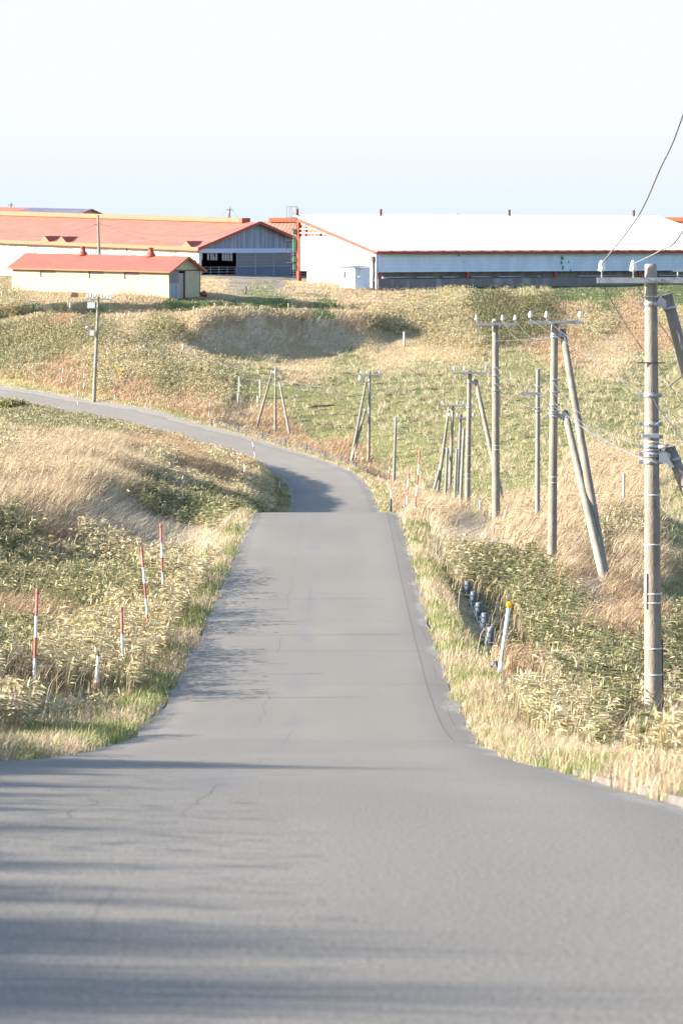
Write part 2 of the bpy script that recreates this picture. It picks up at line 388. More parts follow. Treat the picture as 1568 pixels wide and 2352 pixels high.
# ------------------------------------------------------------------ what grows where
SPEC = 'SDGMRVTPB'
Z = [(100,1600,58,'D'),(230,1620,60,'T'),(300,1500,68,'D'),(100,1500,66,'D'),(30,1450,70,'S'),(30,1400,80,'R'),(100,1400,82,'R'),(200,1420,78,'D'),(300,1400,80,'D'),(420,1350,82,'D'),(150,1340,86,'S'),(280,1330,88,'S'),(60,1310,90,'S'),(420,1290,90,'D'),
 (100,1260,98,'D'),(30,1200,104,'S'),(100,1230,104,'R'),(200,1260,100,'D'),(350,1270,98,'D'),(60,1150,112,'G'),(0,1650,48,'T'),(0,1560,55,'D'),
 (30,1080,122,'G'),(100,1050,130,'G'),(150,1010,148,'G'),(50,980,160,'G'),(250,1010,165,'G'),(170,1090,122,'G'),(240,1120,122,'M'),(300,1180,119,'M'),(400,1235,114,'M'),(470,1220,118,'M'),(350,1220,113,'M'),(520,1195,124,'M'),(350,1110,150,'S'),(450,1150,140,'S'),(560,1165,136,'S'),(300,1075,152,'G'),(400,1100,160,'D'),
 (400,1060,175,'R'),(350,1045,180,'D'),(520,1110,170,'R'),(600,1140,160,'D'),(250,970,215,'S'),(100,955,235,'S'),(150,950,255,'S'),(50,965,220,'S'),(20,990,185,'D'),(300,965,250,'D'),(380,990,240,'R'),(300,1010,205,'R'),(400,1005,230,'R'),(450,1040,215,'R'),(500,1080,195,'R'),(520,1050,215,'R'),(560,1085,205,'R'),(470,1065,200,'R'),(420,1020,225,'R'),(330,1000,215,'R'),(560,1110,195,'D'),(620,1120,200,'D'),(550,1060,215,'D'),(600,1080,212,'D'),(640,1100,218,'D'),(430,985,262,'D'),(500,1030,256,'D'),(480,1020,250,'R'),(640,1130,205,'D'),(350,970,258,'D'),
 (50,870,328,'D'),(300,890,310,'R'),(450,920,298,'R'),(150,840,332,'R'),(300,830,328,'D'),(100,780,345,'S'),(50,750,350,'S'),(200,760,345,'S'),(350,780,338,'S'),(380,740,350,'S'),(50,725,362,'D'),(150,715,365,'R'),(300,718,362,'G'),(400,722,358,'G'),(425,770,345,'G'),(500,850,318,'S'),(400,850,320,'S'),(480,890,308,'D'),(230,860,325,'D'),(100,880,324,'R'),(0,800,345,'S'),(200,810,338,'D'),(430,830,328,'D'),
 (500,770,355,'M'),(600,760,362,'M'),(750,755,366,'M'),(640,716,380,'G'),(800,716,380,'G'),(500,716,380,'G'),(520,805,343,'T'),(700,800,350,'T'),(880,780,362,'T'),(950,782,360,'T'),(450,790,340,'M'),
 (200,698,376,'V'),(640,700,390,'V'),(500,690,393,'V'),(400,695,385,'V'),(100,690,378,'V'),(750,695,398,'V'),(200,685,379,'T'),(100,682,384,'T'),(350,688,380,'G'),
 (500,672,402,'T'),(700,672,418,'T'),(600,660,428,'P'),(800,665,430,'G'),(860,668,432,'G'),(900,675,428,'G'),(620,642,452,'B'),(640,640,462,'B'),(560,645,452,'B'),(690,652,448,'T'),
 (1000,662,440,'P'),(1300,665,440,'V'),(1500,670,440,'V'),(1400,685,420,'V'),(1550,690,415,'V'),(1200,668,440,'P'),(1100,664,446,'V'),
 (950,700,395,'D'),(1050,690,398,'D'),(1150,700,392,'S'),(1050,740,375,'D'),(1180,730,378,'S'),(1120,720,384,'S'),(1220,700,388,'S'),(1100,690,396,'S'),(1230,740,375,'S'),(1300,710,388,'R'),(1300,750,372,'R'),(1450,700,393,'R'),(1500,760,366,'R'),(1250,770,365,'R'),(1350,730,380,'D'),(1550,720,384,'D'),(1400,785,361,'T'),(900,725,385,'D'),(1000,760,368,'D'),(1000,790,357,'T'),
 (1000,850,325,'P'),(600,880,310,'P'),(700,950,290,'P'),(900,1000,275,'P'),(1300,900,300,'P'),(1500,950,285,'P'),(1200,1100,220,'P'),(1100,1162,200,'P'),(1500,1150,190,'P'),(1000,1100,230,'P'),(1400,1250,160,'P'),(1560,1250,150,'P'),(560,850,318,'P'),(1500,830,335,'P'),(1200,830,335,'P'),(800,840,330,'P'),(600,960,286,'R'),(560,940,294,'T'),
 (1200,1150,128,'G'),(1350,1130,127,'G'),(1450,1130,125,'G'),(1300,1200,112,'G'),(1200,1180,122,'G'),(1100,1200,122,'M'),(1050,1205,119,'M'),(1010,1182,125,'M'),(1300,1250,106,'G'),(1400,1190,116,'D'),(1450,1250,104,'G'),(1350,1280,101,'R'),(1350,1345,95,'M'),(1400,1400,91,'R'),(1460,1420,91,'R'),(1430,1370,94,'R'),(1100,1290,98,'S'),(1150,1330,93,'S'),(1250,1370,88,'S'),(1060,1270,102,'D'),(1200,1420,82,'S'),(1300,1460,77,'S'),(1450,1500,72,'S'),(1080,1360,88,'T'),(1040,1400,82,'T'),(1200,1480,72,'R'),(1250,1530,66,'D'),(1150,1560,64,'D'),(1300,1600,60,'D'),(1400,1580,61,'S'),(1350,1560,63,'S'),(1500,1650,54,'D'),(1555,1640,55,'D'),(1250,1690,53,'T'),(1400,1700,50,'T'),(1500,1720,46,'T'),(1300,1730,46,'T'),(1560,1780,40,'T'),(1550,1450,80,'S'),(1560,1330,98,'P'),(1540,1200,118,'P'),  # reddish grass in the dip below the brace feet stands in for shade
 (1000,1170,135,'G'),(960,1180,140,'G'),(900,1150,165,'R'),(880,1120,215,'T'),(780,1070,255,'R'),(640,1015,276,'R'),(640,980,283,'R'),(960,1165,170,'G')]
zp = []; zs = []
for x, y, d, s in Z:
    zp.append((x, 1.3 * y, 70 * math.log(d))); zs.append(SPEC.index(s))
zp += [(-1200, 2600, 70*math.log(12)), (-500, 2400, 70*math.log(24)), (2500, 2500, 70*math.log(15)), (2000, 2300, 70*math.log(25))]; zs += [SPEC.index(c) for c in 'GGTT']
zp = np.array(zp, float); zs = np.array(zs)
def species(X, Y):
    Yc = np.maximum(Y, 4)
    a = CX + F * X / Yc; b = 70 * np.log(Yc); r_ = 1.3 * (HY + F * (EYE - .5 - bil(GZ, X, Y)) / Yc)
    k = np.clip(60 / Yc, .25, 1.2)
    a = a + (fbm(X / 1.3, Y / 2.0) - .5) * 150 * k * 1.6 + rng.normal(0, 14, len(X)); r_ = r_ + (fbm(X / 1.5 + 40, Y / 2.2) - .5) * 120 * k + rng.normal(0, 6, len(X))
    res = np.zeros(len(X), int)
    for i in range(0, len(X), 20000):
        d2 = (a[i:i+20000, None] - zp[None, :, 0]) ** 2 + (r_[i:i+20000, None] - zp[None, :, 1]) ** 2 + (b[i:i+20000, None] - zp[None, :, 2]) ** 2
        res[i:i+20000] = zs[np.argmin(d2, 1)]
    return res

# ------------------------------------------------------------------ terrain mesh
def fast_mesh(name, verts, quads, tint=None, material=None, tris=None):
    me = bpy.data.meshes.new(name)
    nv = len(verts); nq = 0 if quads is None else len(quads); ntr = 0 if tris is None else len(tris)
    me.vertices.add(nv); me.vertices.foreach_set('co', np.asarray(verts, np.float32).ravel())
    me.loops.add(nq * 4 + ntr * 3); me.polygons.add(nq + ntr)
    li = []; ls = []
    if nq: li.append(np.asarray(quads, np.int32).ravel()); ls.append(np.arange(nq) * 4)
    if ntr: li.append(np.asarray(tris, np.int32).ravel()); ls.append(nq * 4 + np.arange(ntr) * 3)
    me.loops.foreach_set('vertex_index', np.concatenate(li))
    me.polygons.foreach_set('loop_start', np.concatenate(ls).astype(np.int32))
    me.update(calc_edges=True)
    if tint is not None:
        at_ = me.attributes.new('tint', 'FLOAT_COLOR', 'POINT')
        at_.data.foreach_set('color', np.c_[tint, np.ones(len(tint))].astype(np.float32).ravel())
    if material: me.materials.append(material)
    o = bpy.data.objects.new(name, me); COL.objects.link(o)
    return o

gspec = species(gx, gy)
LIT = {'S': (.13,.125,.06), 'D': (.25,.21,.11), 'G': (.34,.27,.17), 'M': (.44,.37,.27), 'R': (.30,.21,.13), 'V': (.13,.17,.06), 'T': (.34,.28,.17), 'P': (.17,.18,.08), 'B': (.22,.20,.18)}
gcol = np.array([LIT[c] for c in SPEC])[gspec]
edge = (np.abs(out - .55) < .75)
vg = np.clip(1 - np.abs(out - .5) / .8, 0, 1)[:, None] * (fbm(gx / 1.2, gy / 2)[:, None] * .8 + .2)
gcol = gcol * (1 - vg) + np.array((.17, .19, .08)) * vg
gv = np.clip(1 - out / .25, 0, 1)[:, None] * np.array(out < 900)[:, None]
gcol = gcol * (1 - gv) + np.array((.36, .33, .30)) * gv
far = np.clip((gy - 470) / 60, 0, 1)[:, None]
gcol = gcol * (1 - far) + np.array((.2, .2, .1)) * far

mg = bpy.data.materials.new('ground_litter'); mg.use_nodes = True
nt = mg.node_tree; b = nt.nodes['Principled BSDF']; b.inputs['Roughness'].default_value = .95; b.inputs['Specular IOR Level'].default_value = .1
a_ = nt.nodes.new('ShaderNodeAttribute'); a_.attribute_name = 'tint'
n1 = nt.nodes.new('ShaderNodeTexNoise'); n1.inputs['Scale'].default_value = 3.5; n1.inputs['Detail'].default_value = 8; n1.inputs['Roughness'].default_value = .7
tcg = nt.nodes.new('ShaderNodeTexCoord'); nt.links.new(tcg.outputs['Object'], n1.inputs[0])
rmp = nt.nodes.new('ShaderNodeValToRGB'); rmp.color_ramp.elements[0].position = .3; rmp.color_ramp.elements[1].position = .7
rmp.color_ramp.elements[0].color = (.6, .6, .55, 1); rmp.color_ramp.elements[1].color = (1.35, 1.3, 1.2, 1)
nt.links.new(n1.outputs[0], rmp.inputs[0])
mxg = nt.nodes.new('ShaderNodeMix'); mxg.data_type = 'RGBA'; mxg.blend_type = 'MULTIPLY'; mxg.inputs['Factor'].default_value = 1
nt.links.new(a_.outputs['Color'], mxg.inputs['A']); nt.links.new(rmp.outputs[0], mxg.inputs['B'])
nt.links.new(mxg.outputs['Result'], b.inputs['Base Color'])
bpg = nt.nodes.new('ShaderNodeBump'); bpg.inputs['Strength'].default_value = .8; bpg.inputs['Distance'].default_value = .12
nt.links.new(n1.outputs[0], bpg.inputs['Height']); nt.links.new(bpg.outputs[0], b.inputs['Normal'])

NR = len(rows)
ii = np.arange(NR - 1)[:, None] * NT + np.arange(NT - 1)[None, :]
quads = np.stack([ii, ii + 1, ii + 1 + NT, ii + NT], -1).reshape(-1, 4)
go = fast_mesh('ground', np.c_[gx, gy, gz], quads, gcol, mg)
go.data.polygons.foreach_set('use_smooth', np.ones(len(go.data.polygons), bool))
tag(go, 'rolling grassy ground falling away from the road into a shallow valley', 'ground', kind='structure')

# ------------------------------------------------------------------ road surface
NLAT = 13
fr = np.linspace(0, 1, NLAT)
ragL = (fbm(_S / 4.0, _S * 0 + 3, 2) - .5) * .30
ragR = (fbm(_S / 4.0, _S * 0 + 8, 2) - .5) * .18
RV = []; RUV = []
for k in range(NLAT):
    pos = LE * (1 - fr[k]) + RE * fr[k]
    if k == 0: pos = pos + NL * ragL[:, None]
    if k == NLAT - 1: pos = pos - NL * ragR[:, None]
    zz = LZ * (1 - fr[k]) + RZ * fr[k] + EYE
    if k in (0, NLAT - 1): zz = zz - .035
    RV.append(np.c_[pos, zz]); RUV.append(np.c_[np.full(len(_S), fr[k]) * WID - WID / 2, _S])
RV = np.stack(RV, 1).reshape(-1, 3); RUV = np.stack(RUV, 1).reshape(-1, 2)
nS = len(_S)
ii = np.arange(nS - 1)[:, None] * NLAT + np.arange(NLAT - 1)[None, :]
rq = np.stack([ii, ii + 1, ii + 1 + NLAT, ii + NLAT], -1).reshape(-1, 4)

mr = bpy.data.materials.new('asphalt'); mr.use_nodes = True
nt = mr.node_tree; b = nt.nodes['Principled BSDF']; b.inputs['Roughness'].default_value = .85; b.inputs['Specular IOR Level'].default_value = .08
uv = nt.nodes.new('ShaderNodeAttribute'); uv.attribute_name = 'station'
sx = nt.nodes.new('ShaderNodeSeparateXYZ'); nt.links.new(uv.outputs['Vector'], sx.inputs[0])
def mth(op, a, b_=None, c=None):
    n = nt.nodes.new('ShaderNodeMath'); n.operation = op
    for i, v in enumerate((a, b_, c)):
        if v is None: continue
        if isinstance(v, (int, float)): n.inputs[i].default_value = v
        else: nt.links.new(v, n.inputs[i])
    return n.outputs[0]
def noi(scale, detail=3, stretch=(1, 1, 1), off=0):
    mp = nt.nodes.new('ShaderNodeMapping'); mp.inputs['Scale'].default_value = stretch; mp.inputs['Location'].default_value = (off, off, 0)
    nt.links.new(uv.outputs['Vector'], mp.inputs[0])
    n = nt.nodes.new('ShaderNodeTexNoise'); n.inputs['Scale'].default_value = scale; n.inputs['Detail'].default_value = detail
    nt.links.new(mp.outputs[0], n.inputs[0]); return n.outputs[0]
def mixc(fac, a, b_, mode='MIX'):
    n = nt.nodes.new('ShaderNodeMix'); n.data_type = 'RGBA'; n.blend_type = mode
    if isinstance(fac, (int, float)): n.inputs['Factor'].default_value = fac
    else: nt.links.new(fac, n.inputs['Factor'])
    for key, v in (('A', a), ('B', b_)):
        if isinstance(v, tuple): n.inputs[key].default_value = (*v, 1)
        else: nt.links.new(v, n.inputs[key])
    return n.outputs['Result']
def sstep(x, lo, hi):
    n = nt.nodes.new('ShaderNodeMapRange'); n.interpolation_type = 'SMOOTHSTEP'
    nt.links.new(x, n.inputs['Value']); n.inputs['From Min'].default_value = lo; n.inputs['From Max'].default_value = hi
    return n.outputs['Result']
U, V_ = sx.outputs[0], sx.outputs[1]
c = mixc(sstep(noi(.35, 4, (1, .35, 1)), .35, .65), (.148, .139, .121), (.205, .192, .166))
c = mixc(mth('MULTIPLY', sstep(noi(11, 5), .35, .7), .30), c, (.208, .196, .172))
wheel = mth('SUBTRACT', 1, sstep(mth('ABSOLUTE', mth('SUBTRACT', mth('ABSOLUTE', mth('ADD', U, mth('MULTIPLY', mth('SUBTRACT', noi(.15, 2, (0, 1, 1), 90), .5), .6))), .85)), .15, .5))
c = mixc(mth('MULTIPLY', wheel, .28), c, (.146, .137, .120))
c = mixc(mth('MULTIPLY', sstep(noi(28, 3), .4, .62), .75), c, (.112, .104, .091))
c = mixc(sstep(noi(60, 2), .35, .7), c, (.25, .24, .220))                     # aggregate
c = mixc(mth('MULTIPLY', sstep(noi(170, 1), .62, .75), .6), c, (.42, .40, .38))
# wheel paths slightly smoother and paler, old joint strip on the right, bluish seal bands along the seam
strip = sstep(mth('ADD', U, mth('MULTIPLY', mth('SUBTRACT', noi(.5, 2), .5), .08)), 2.11, 2.14)
strip = mth('MULTIPLY', strip, sstep(V_, 71.5, 74.5))
c = mixc(mth('MULTIPLY', strip, .3), c, (.172, .156, .147))
def line(u0, wid, wob, nscale, breakup, off):
    d = mth('ABSOLUTE', mth('SUBTRACT', mth('ADD', U, mth('MULTIPLY', mth('SUBTRACT', noi(nscale, 4, (0, 1, 1), off), .5), wob)), u0))
    l = mth('SUBTRACT', 1, sstep(d, wid * .2, wid))
    return mth('MULTIPLY', l, sstep(noi(.12, 2, (0, 1, 1), off + 31), breakup, breakup + .08))
for args, st in (((2.12, .02, .04, .4, .1, 3), .5), ((2.33, .012, .12, .4, .45, 9), .5), ((-.22, .012, .3, .5, .5, 14), .5), ((-2.2, .012, .3, .5, .42, 21), .5), ((-.75, .012, .35, .6, .47, 40), .5)):
    c = mixc(mth('MULTIPLY', mth('MULTIPLY', line(*args), st), sstep(V_, 73, 75) if args[0] > 1.5 else 1.0), c, (.07, .066, .062))
# transverse joints
for v0, st in ((73.6, .55), (89, .35), (96.5, .45), (104, .35), (112, .25), (133, .25)):
    d = mth('ABSOLUTE', mth('SUBTRACT', mth('ADD', V_, mth('MULTIPLY', mth('SUBTRACT', noi(.6, 3, (1, 0, 1), v0), .5), .9)), v0))
    c = mixc(mth('MULTIPLY', mth('SUBTRACT', 1, sstep(d, .02, .07)), st), c, (.075, .07, .066))
seal = mth('MULTIPLY', mth('SUBTRACT', 1, sstep(mth('ABSOLUTE', mth('ADD', U, mth('MULTIPLY', noi(.4, 2, (0, 1, 1), 77), .5))), .05, .30)), sstep(noi(.15, 2, (0, 1, 1), 55), .45, .6))
c = mixc(mth('MULTIPLY', seal, .35), c, (.155, .155, .175))
# pale grit washed to the edges
grit = mth('MULTIPLY', sstep(mth('ADD', mth('ABSOLUTE', U), mth('MULTIPLY', mth('SUBTRACT', noi(.3, 3), .5), 1.3)), 2.36, 2.55), sstep(noi(9, 4), .42, .58))
c = mixc(mth('MULTIPLY', grit, .4), c, (.50, .46, .44))
moss = mth('MULTIPLY', sstep(mth('ADD', mth('ABSOLUTE', U), mth('MULTIPLY', mth('SUBTRACT', noi(.8, 3, off=60), .5), .5)), 2.2, 2.5), sstep(noi(3, 4, off=5), .52, .66))
c = mixc(mth('MULTIPLY', moss, .6), c, (.22, .21, .09))
nt.links.new(c, b.inputs['Base Color'])
bp = nt.nodes.new('ShaderNodeBump'); bp.inputs['Strength'].default_value = .55; bp.inputs['Distance'].default_value = .008
nt.links.new(noi(90, 4), bp.inputs['Height']); nt.links.new(bp.outputs[0], b.inputs['Normal'])
ro = fast_mesh('road', RV, rq, None, mr)
at_ = ro.data.attributes.new('station', 'FLOAT_VECTOR', 'POINT')
at_.data.foreach_set('vector', np.c_[RUV, np.zeros(len(RUV))].astype(np.float32).ravel())
ro.data.polygons.foreach_set('use_smooth', np.ones(len(ro.data.polygons), bool))
tag(ro, 'narrow grey asphalt road dipping ahead and curving left across the valley', 'road', kind='structure')
# ------------------------------------------------------------------ buildings
M = {}
M['salmon'] = mat('red_sheet_roof', (.50,.215,.16), .55, (.45,.19,.14), 1.2, 5, stretch=(1,1,1), bump=.1)
M['salmon2'] = mat('faded_red_roof', (.52,.22,.155), .6, (.46,.19,.135), .5, 6)
M['cap'] = mat('orange_trim', (.36,.125,.055), .5, (.33,.11,.05), 2)
M['redpaint'] = mat('red_paint', (.34,.075,.05), .5, (.29,.06,.042), 3)
M['orange'] = mat('orange_red_paint', (.28,.07,.04), .5, (.25,.06,.035), 2)
M['cream'] = mat('cream_sheet', (.40,.40,.285), .6, (.36,.36,.255), 1.5, 5)
M['white'] = mat('white_paint', (.78,.78,.76), .6, (.70,.70,.68), 1.2, 6)
M['whiteroof'] = mat('white_roof_sheet', (.46,.46,.46), .6, (.38,.38,.385), .7, 6, stretch=(1,1,1))
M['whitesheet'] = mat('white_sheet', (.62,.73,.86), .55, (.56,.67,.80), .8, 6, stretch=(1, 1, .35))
M['stain'] = mat('streaked_white_wall', (.62,.61,.57), .7, (.50,.46,.40), 1.3, 7, stretch=(1,1,.12), lo=.45, hi=.7)
M['board'] = mat('weathered_boards', (.19,.225,.29), .8, (.36,.41,.49), 3.2, 4, stretch=(1,1,.04), lo=.35, hi=.65)
M['bluepanel'] = mat('blue_grey_sheet', (.125,.165,.225), .6, (.105,.14,.195), 1.0, 5)
M['paleblue'] = mat('pale_beam', (.48,.58,.74), .5, (.44,.54,.70), 2)
M['conc'] = mat('concrete', (.34,.33,.31), .85, (.24,.235,.23), 1.4, 7, bump=.3)
M['concdark'] = mat('stained_concrete', (.20,.19,.19), .85, (.36,.36,.36), .6, 7, stretch=(1,1,.4), lo=.5, hi=.7, bump=.3)
M['beige'] = mat('beige_block', (.58,.54,.44), .8, (.52,.48,.40), 2, 5)
M['dark'] = mat('dark_interior', (.045,.045,.05), .9, (.065,.06,.06), 2)
M['earthwall'] = mat('brown_inner_wall', (.16,.14,.125), .9, (.12,.105,.095), 3)
M['darkmetal'] = mat('dark_metal', (.075,.065,.065), .5, (.10,.085,.08), 6)
M['galv'] = mat('galvanised_steel', (.40,.41,.43), .42, (.32,.33,.35), 9, metal=.55)
M['greypaint'] = mat('grey_painted_steel', (.30,.33,.37), .5, (.27,.30,.34), 4)
M['green'] = mat('green_paint', (.08,.26,.17), .6, (.06,.2,.13), 5)
M['shutter'] = mat('shutter_board', (.36,.31,.29), .8, (.30,.26,.24), 4)
M['solar'] = mat('grey_blue_roof', (.22,.22,.28), .5, (.19,.19,.25), .7, 4)
M['olive'] = mat('olive_sheet', (.30,.33,.24), .7, (.27,.30,.21), 2)
M['brown'] = mat('rusty_brown', (.10,.055,.045), .7, (.14,.08,.06), 8)
def frosted(name, col, tr):
    m = mat(name, col, .4); nt = m.node_tree; b = nt.nodes['Principled BSDF']
    t = nt.nodes.new('ShaderNodeBsdfTranslucent'); t.inputs[0].default_value = (*col, 1)
    mx = nt.nodes.new('ShaderNodeMixShader'); mx.inputs[0].default_value = tr
    nt.links.new(b.outputs[0], mx.inputs[1]); nt.links.new(t.outputs[0], mx.inputs[2]); nt.links.new(mx.outputs[0], nt.nodes['Material Output'].inputs[0])
    return m
M['pane'] = frosted('frosted_pane', (.82,.84,.86), .7)
M['fibre'] = frosted('fibreglass_sheet', (.24,.255,.265), .3)

class Frame:
    """local axes of a building: a along the first wall, b along the second, c up; c follows the slope k of the yard"""
    def __init__(self, O, e1, e2, k=0.0, q=1.0): self.O = Vector(O); self.q = q; self.e1 = Vector((*e1, 0)); self.e2 = Vector((*e2, 0)); self.k = k
    def __call__(self, a, b, c): return self.O + (self.e1 * a + self.e2 * b + Vector((0, 0, c + self.k * a))) * self.q
    def box(self, mb, lo, hi, mi=0):
        (a0, b0, c0), (a1, b1, c1) = lo, hi
        P = [self(a, b, c) for c in (c0, c1) for a, b in ((a0, b0), (a1, b0), (a1, b1), (a0, b1))]
        for q in ((0,3,2,1),(4,5,6,7),(0,1,5,4),(1,2,6,5),(2,3,7,6),(3,0,4,7)): mb.face([P[i] for i in q], mi)

def sheet(mb, A, B, C, D, n, amp, prof='rib', thick=.05, mi=0, up=None, edge=None):
    """profiled metal sheet: A-B along the bottom, D-C along the top, ribs running A to D"""
    A, B, C, D = map(Vector, (A, B, C, D))
    nr = (B - A).cross(D - A).normalized()
    if up is not None and nr.dot(Vector(up)) < 0: nr = -nr
    pat = {'rib': [(0,0),(.62,0),(.70,1),(.92,1)], 'wave': [(i / 8, .5 - .5 * math.cos(2 * math.pi * i / 8)) for i in range(8)], 'zig': [(0,0),(.4,0),(.5,1),(.9,1)]}[prof]
    ts = [((i + f) / n, o) for i in range(n) for f, o in pat] + [(1, 0)]
    lo = [A.lerp(B, t) + nr * (o * amp) for t, o in ts]; hi = [D.lerp(C, t) + nr * (o * amp) for t, o in ts]
    sm = prof == 'wave'
    for i in range(len(ts) - 1):
        mb.face([lo[i], lo[i+1], hi[i+1], hi[i]], mi, sm)
    dn = nr * -thick
    e = mi if edge is None else edge
    for i in range(len(ts) - 1):
        mb.face([lo[i] + dn, lo[i+1] + dn, lo[i+1], lo[i]], e)
        mb.face([hi[i], hi[i+1], hi[i+1] + dn, hi[i] + dn], e)
        mb.face([lo[i+1] + dn, lo[i] + dn, hi[i] + dn, hi[i+1] + dn], e)
    mb.face([lo[0], hi[0], hi[0] + dn, lo[0] + dn], e); mb.face([lo[-1], lo[-1] + dn, hi[-1] + dn, hi[-1]], e)

# ---- cream shed ---------------------------------------------------
ca, sa = math.cos(R(32)), math.sin(R(32))
S = Frame(at(388, 678, 386), (-ca, sa), (sa, ca), .0135)
shed = empty('shed', S(0, 0, -.2), 'low cream metal shed with a ribbed red roof, in front of the long barn', 'shed')
L, W, H_, RZ_ = 21.8, 6.1, 2.8, 4.3
w = MB()
wins = [(4.1, 6.1), (8.95, 11.0), (15.7, 17.8)]
def wallrun(a0, a1, c0, c1):
    sheet(w, S(a0, 0, c0), S(a1, 0, c0), S(a1, 0, c1), S(a0, 0, c1), max(1, int((a1 - a0) / .24)), .025, 'zig', .04, 0, -S.e2)
xs = [0] + [v for p in wins for v in p] + [L]
for i in range(0, len(xs), 2): wallrun(xs[i], xs[i+1], -.7, H_)
for a0, a1 in wins: wallrun(a0, a1, -.7, 1.75); wallrun(a0, a1, 2.62, H_)
S.box(w, (L - .05, 0, -.7), (L, W, H_)); S.box(w, (0, W - .05, -.7), (L, W, H_))
sheet(w, S(0, W * .52, -.7), S(0, W, -.7), S(0, W, H_ - .02), S(0, W * .52, H_ - .02), 12, .025, 'zig', .04, 0, -S.e1)
w.build('wall', M['cream'], shed)
for a in (0, L - .06):
    g = MB()
    g.face([S(a, -.1, H_), S(a, W + .1, H_), S(a, W / 2, RZ_ - .05)]); g.face([S(a + .06, -.1, H_), S(a + .06, W / 2, RZ_ - .05), S(a + .06, W + .1, H_)])
    g.build('gable_panel', M['cream'], shed)
r = MB()
sheet(r, S(-.55, -.45, H_ - .15), S(L + .4, -.45, H_ - .15), S(L + .4, W / 2, RZ_), S(-.55, W / 2, RZ_), 62, .065, 'rib', .07, 0, (0, 0, 1))
sheet(r, S(-.55, W + .45, H_ - .15), S(L + .4, W + .45, H_ - .15), S(L + .4, W / 2, RZ_), S(-.55, W / 2, RZ_), 62, .065, 'rib', .07, 0, (0, 0, 1))
ro_ = r.build('roof', M['salmon'], shed)
tr = MB()
tr.bar(S(-.5, -.5, H_ - .2), S(L + .42, -.5, H_ - .2), .07, .17)
tr.bar(S(-.6, -.47, H_ - .2), S(-.6, W / 2, RZ_ - .06), .09, .2); tr.bar(S(-.6, W + .47, H_ - .2), S(-.6, W / 2, RZ_ - .06), .09, .2)
tr.build('eave_trim', [M['cap']], shed)
for a in (14.0, 4.6):
    v = MB(); c = S(a, W / 2, RZ_ - .15)
    v.lathe([(.62, 0), (.56, .22), (.36, .5), (.27, .62), (.27, .98), (.30, 1.0), (.30, 1.06), (.05, 1.1)], c, seg=16)
    v.build('ridge_vent', M['orange'], shed)
for a0, a1 in wins:
    f_ = MB()
    for lo, hi in (((a0, .02, 1.75), (a0 + .08, .12, 2.62)), ((a1 - .08, .02, 1.75), (a1, .12, 2.62)), ((a0 + .08, .02, 2.54), (a1 - .08, .12, 2.62)), ((a0, -.03, 1.69), (a1, .12, 1.75))): S.box(f_, lo, hi)
    wn_ = f_.build('window', M['brown'], shed)
    p_ = MB(); S.box(p_, (a0 + .08, .08, 1.75), (a1 - .08, .11, 2.40)); p_.build('shutter', M['shutter'], wn_)
    s_ = MB(); S.box(s_, (a0 + .08, .09, 2.40), (a1 - .08, .11, 2.54)); s_.build('opening', M['dark'], wn_)
b_ = MB(); S.box(b_, (-.02, 0, -.7), (.03, 1.9, 1.35)); b_.build('board_panel', M['board'], shed)
b_ = MB(); S.box(b_, (0, 0, 1.35), (.03, 1.9, H_ - .12)); b_.build('skylight_panel', M['fibre'], shed)
b_ = MB(); S.box(b_, (0, 1.9, -.7), (.03, 2.75, 2.45)); b_.build('door', M['shutter'], shed)
b_ = MB(); S.box(b_, (.01, 2.75, -.7), (.05, W * .52, 2.45)); b_.build('doorway', M['dark'], shed)
b_ = MB(); S.box(b_, (-.05, 0, H_ - .12), (.04, W, H_ + .02)); S.box(b_, (-.04, W - .12, -.7), (.02, W, H_ - .12)); b_.build('door_track', M['darkmetal'], shed)

# ---- long red barn -------------------------------------------------
ca, sa = math.cos(R(40)), math.sin(R(40))
B = Frame(at(455, 640, 497), (-ca, sa), (sa, ca), .0255, 497 / 450)
red = empty('barn', B(0, 0, -.2), 'long barn with a faded red roof, orange ridge cap and grey boarded gable', 'barn')
L, W, H_, RZ_ = 62.0, 22.5, 4.15, 7.35
w = MB()
B.box(w, (.1, 0, -1.2), (L, .2, H_)); B.box(w, (L - .2, .2, -1.2), (L, W - .2, H_))
w.build('side_wall', M['stain'], red)
# far long wall with a row of arched windows
w = MB(); hole = [(3.0 + 2.75 * i, 5.0 + 2.75 * i) for i in range(16)]
B.box(w, (.1, W - .2, -1.2), (L - .2, W, 1.75)); B.box(w, (.1, W - .2, 3.6), (L - .2, W, H_))
e = [.1] + [v for h in hole for v in h] + [L - .2]
for i in range(0, len(e), 2): B.box(w, (e[i], W - .2, 1.75), (e[i+1], W, 3.6))
w.build('rear_wall', M['earthwall'], red)
for a0, a1 in hole:
    p_ = MB(); B.box(p_, (a0, W - .12, 1.75), (a1, W - .08, 3.6)); f_ = p_.build('window', M['pane'], red)
    q_ = MB()
    for t in (.25, .5, .75): B.box(q_, (a0 + (a1 - a0) * t - .03, W - .17, 1.75), (a0 + (a1 - a0) * t + .03, W - .12, 3.6))
    B.box(q_, (a0, W - .175, 2.6), (a1, W - .12, 2.66))
    q_.build('glazing_bar', M['darkmetal'], f_)
fl = MB(); B.box(fl, (.2, .2, -.6), (L - .2, W - .2, -.12)); fl.build('floor', M['concdark'], red)
st = MB()
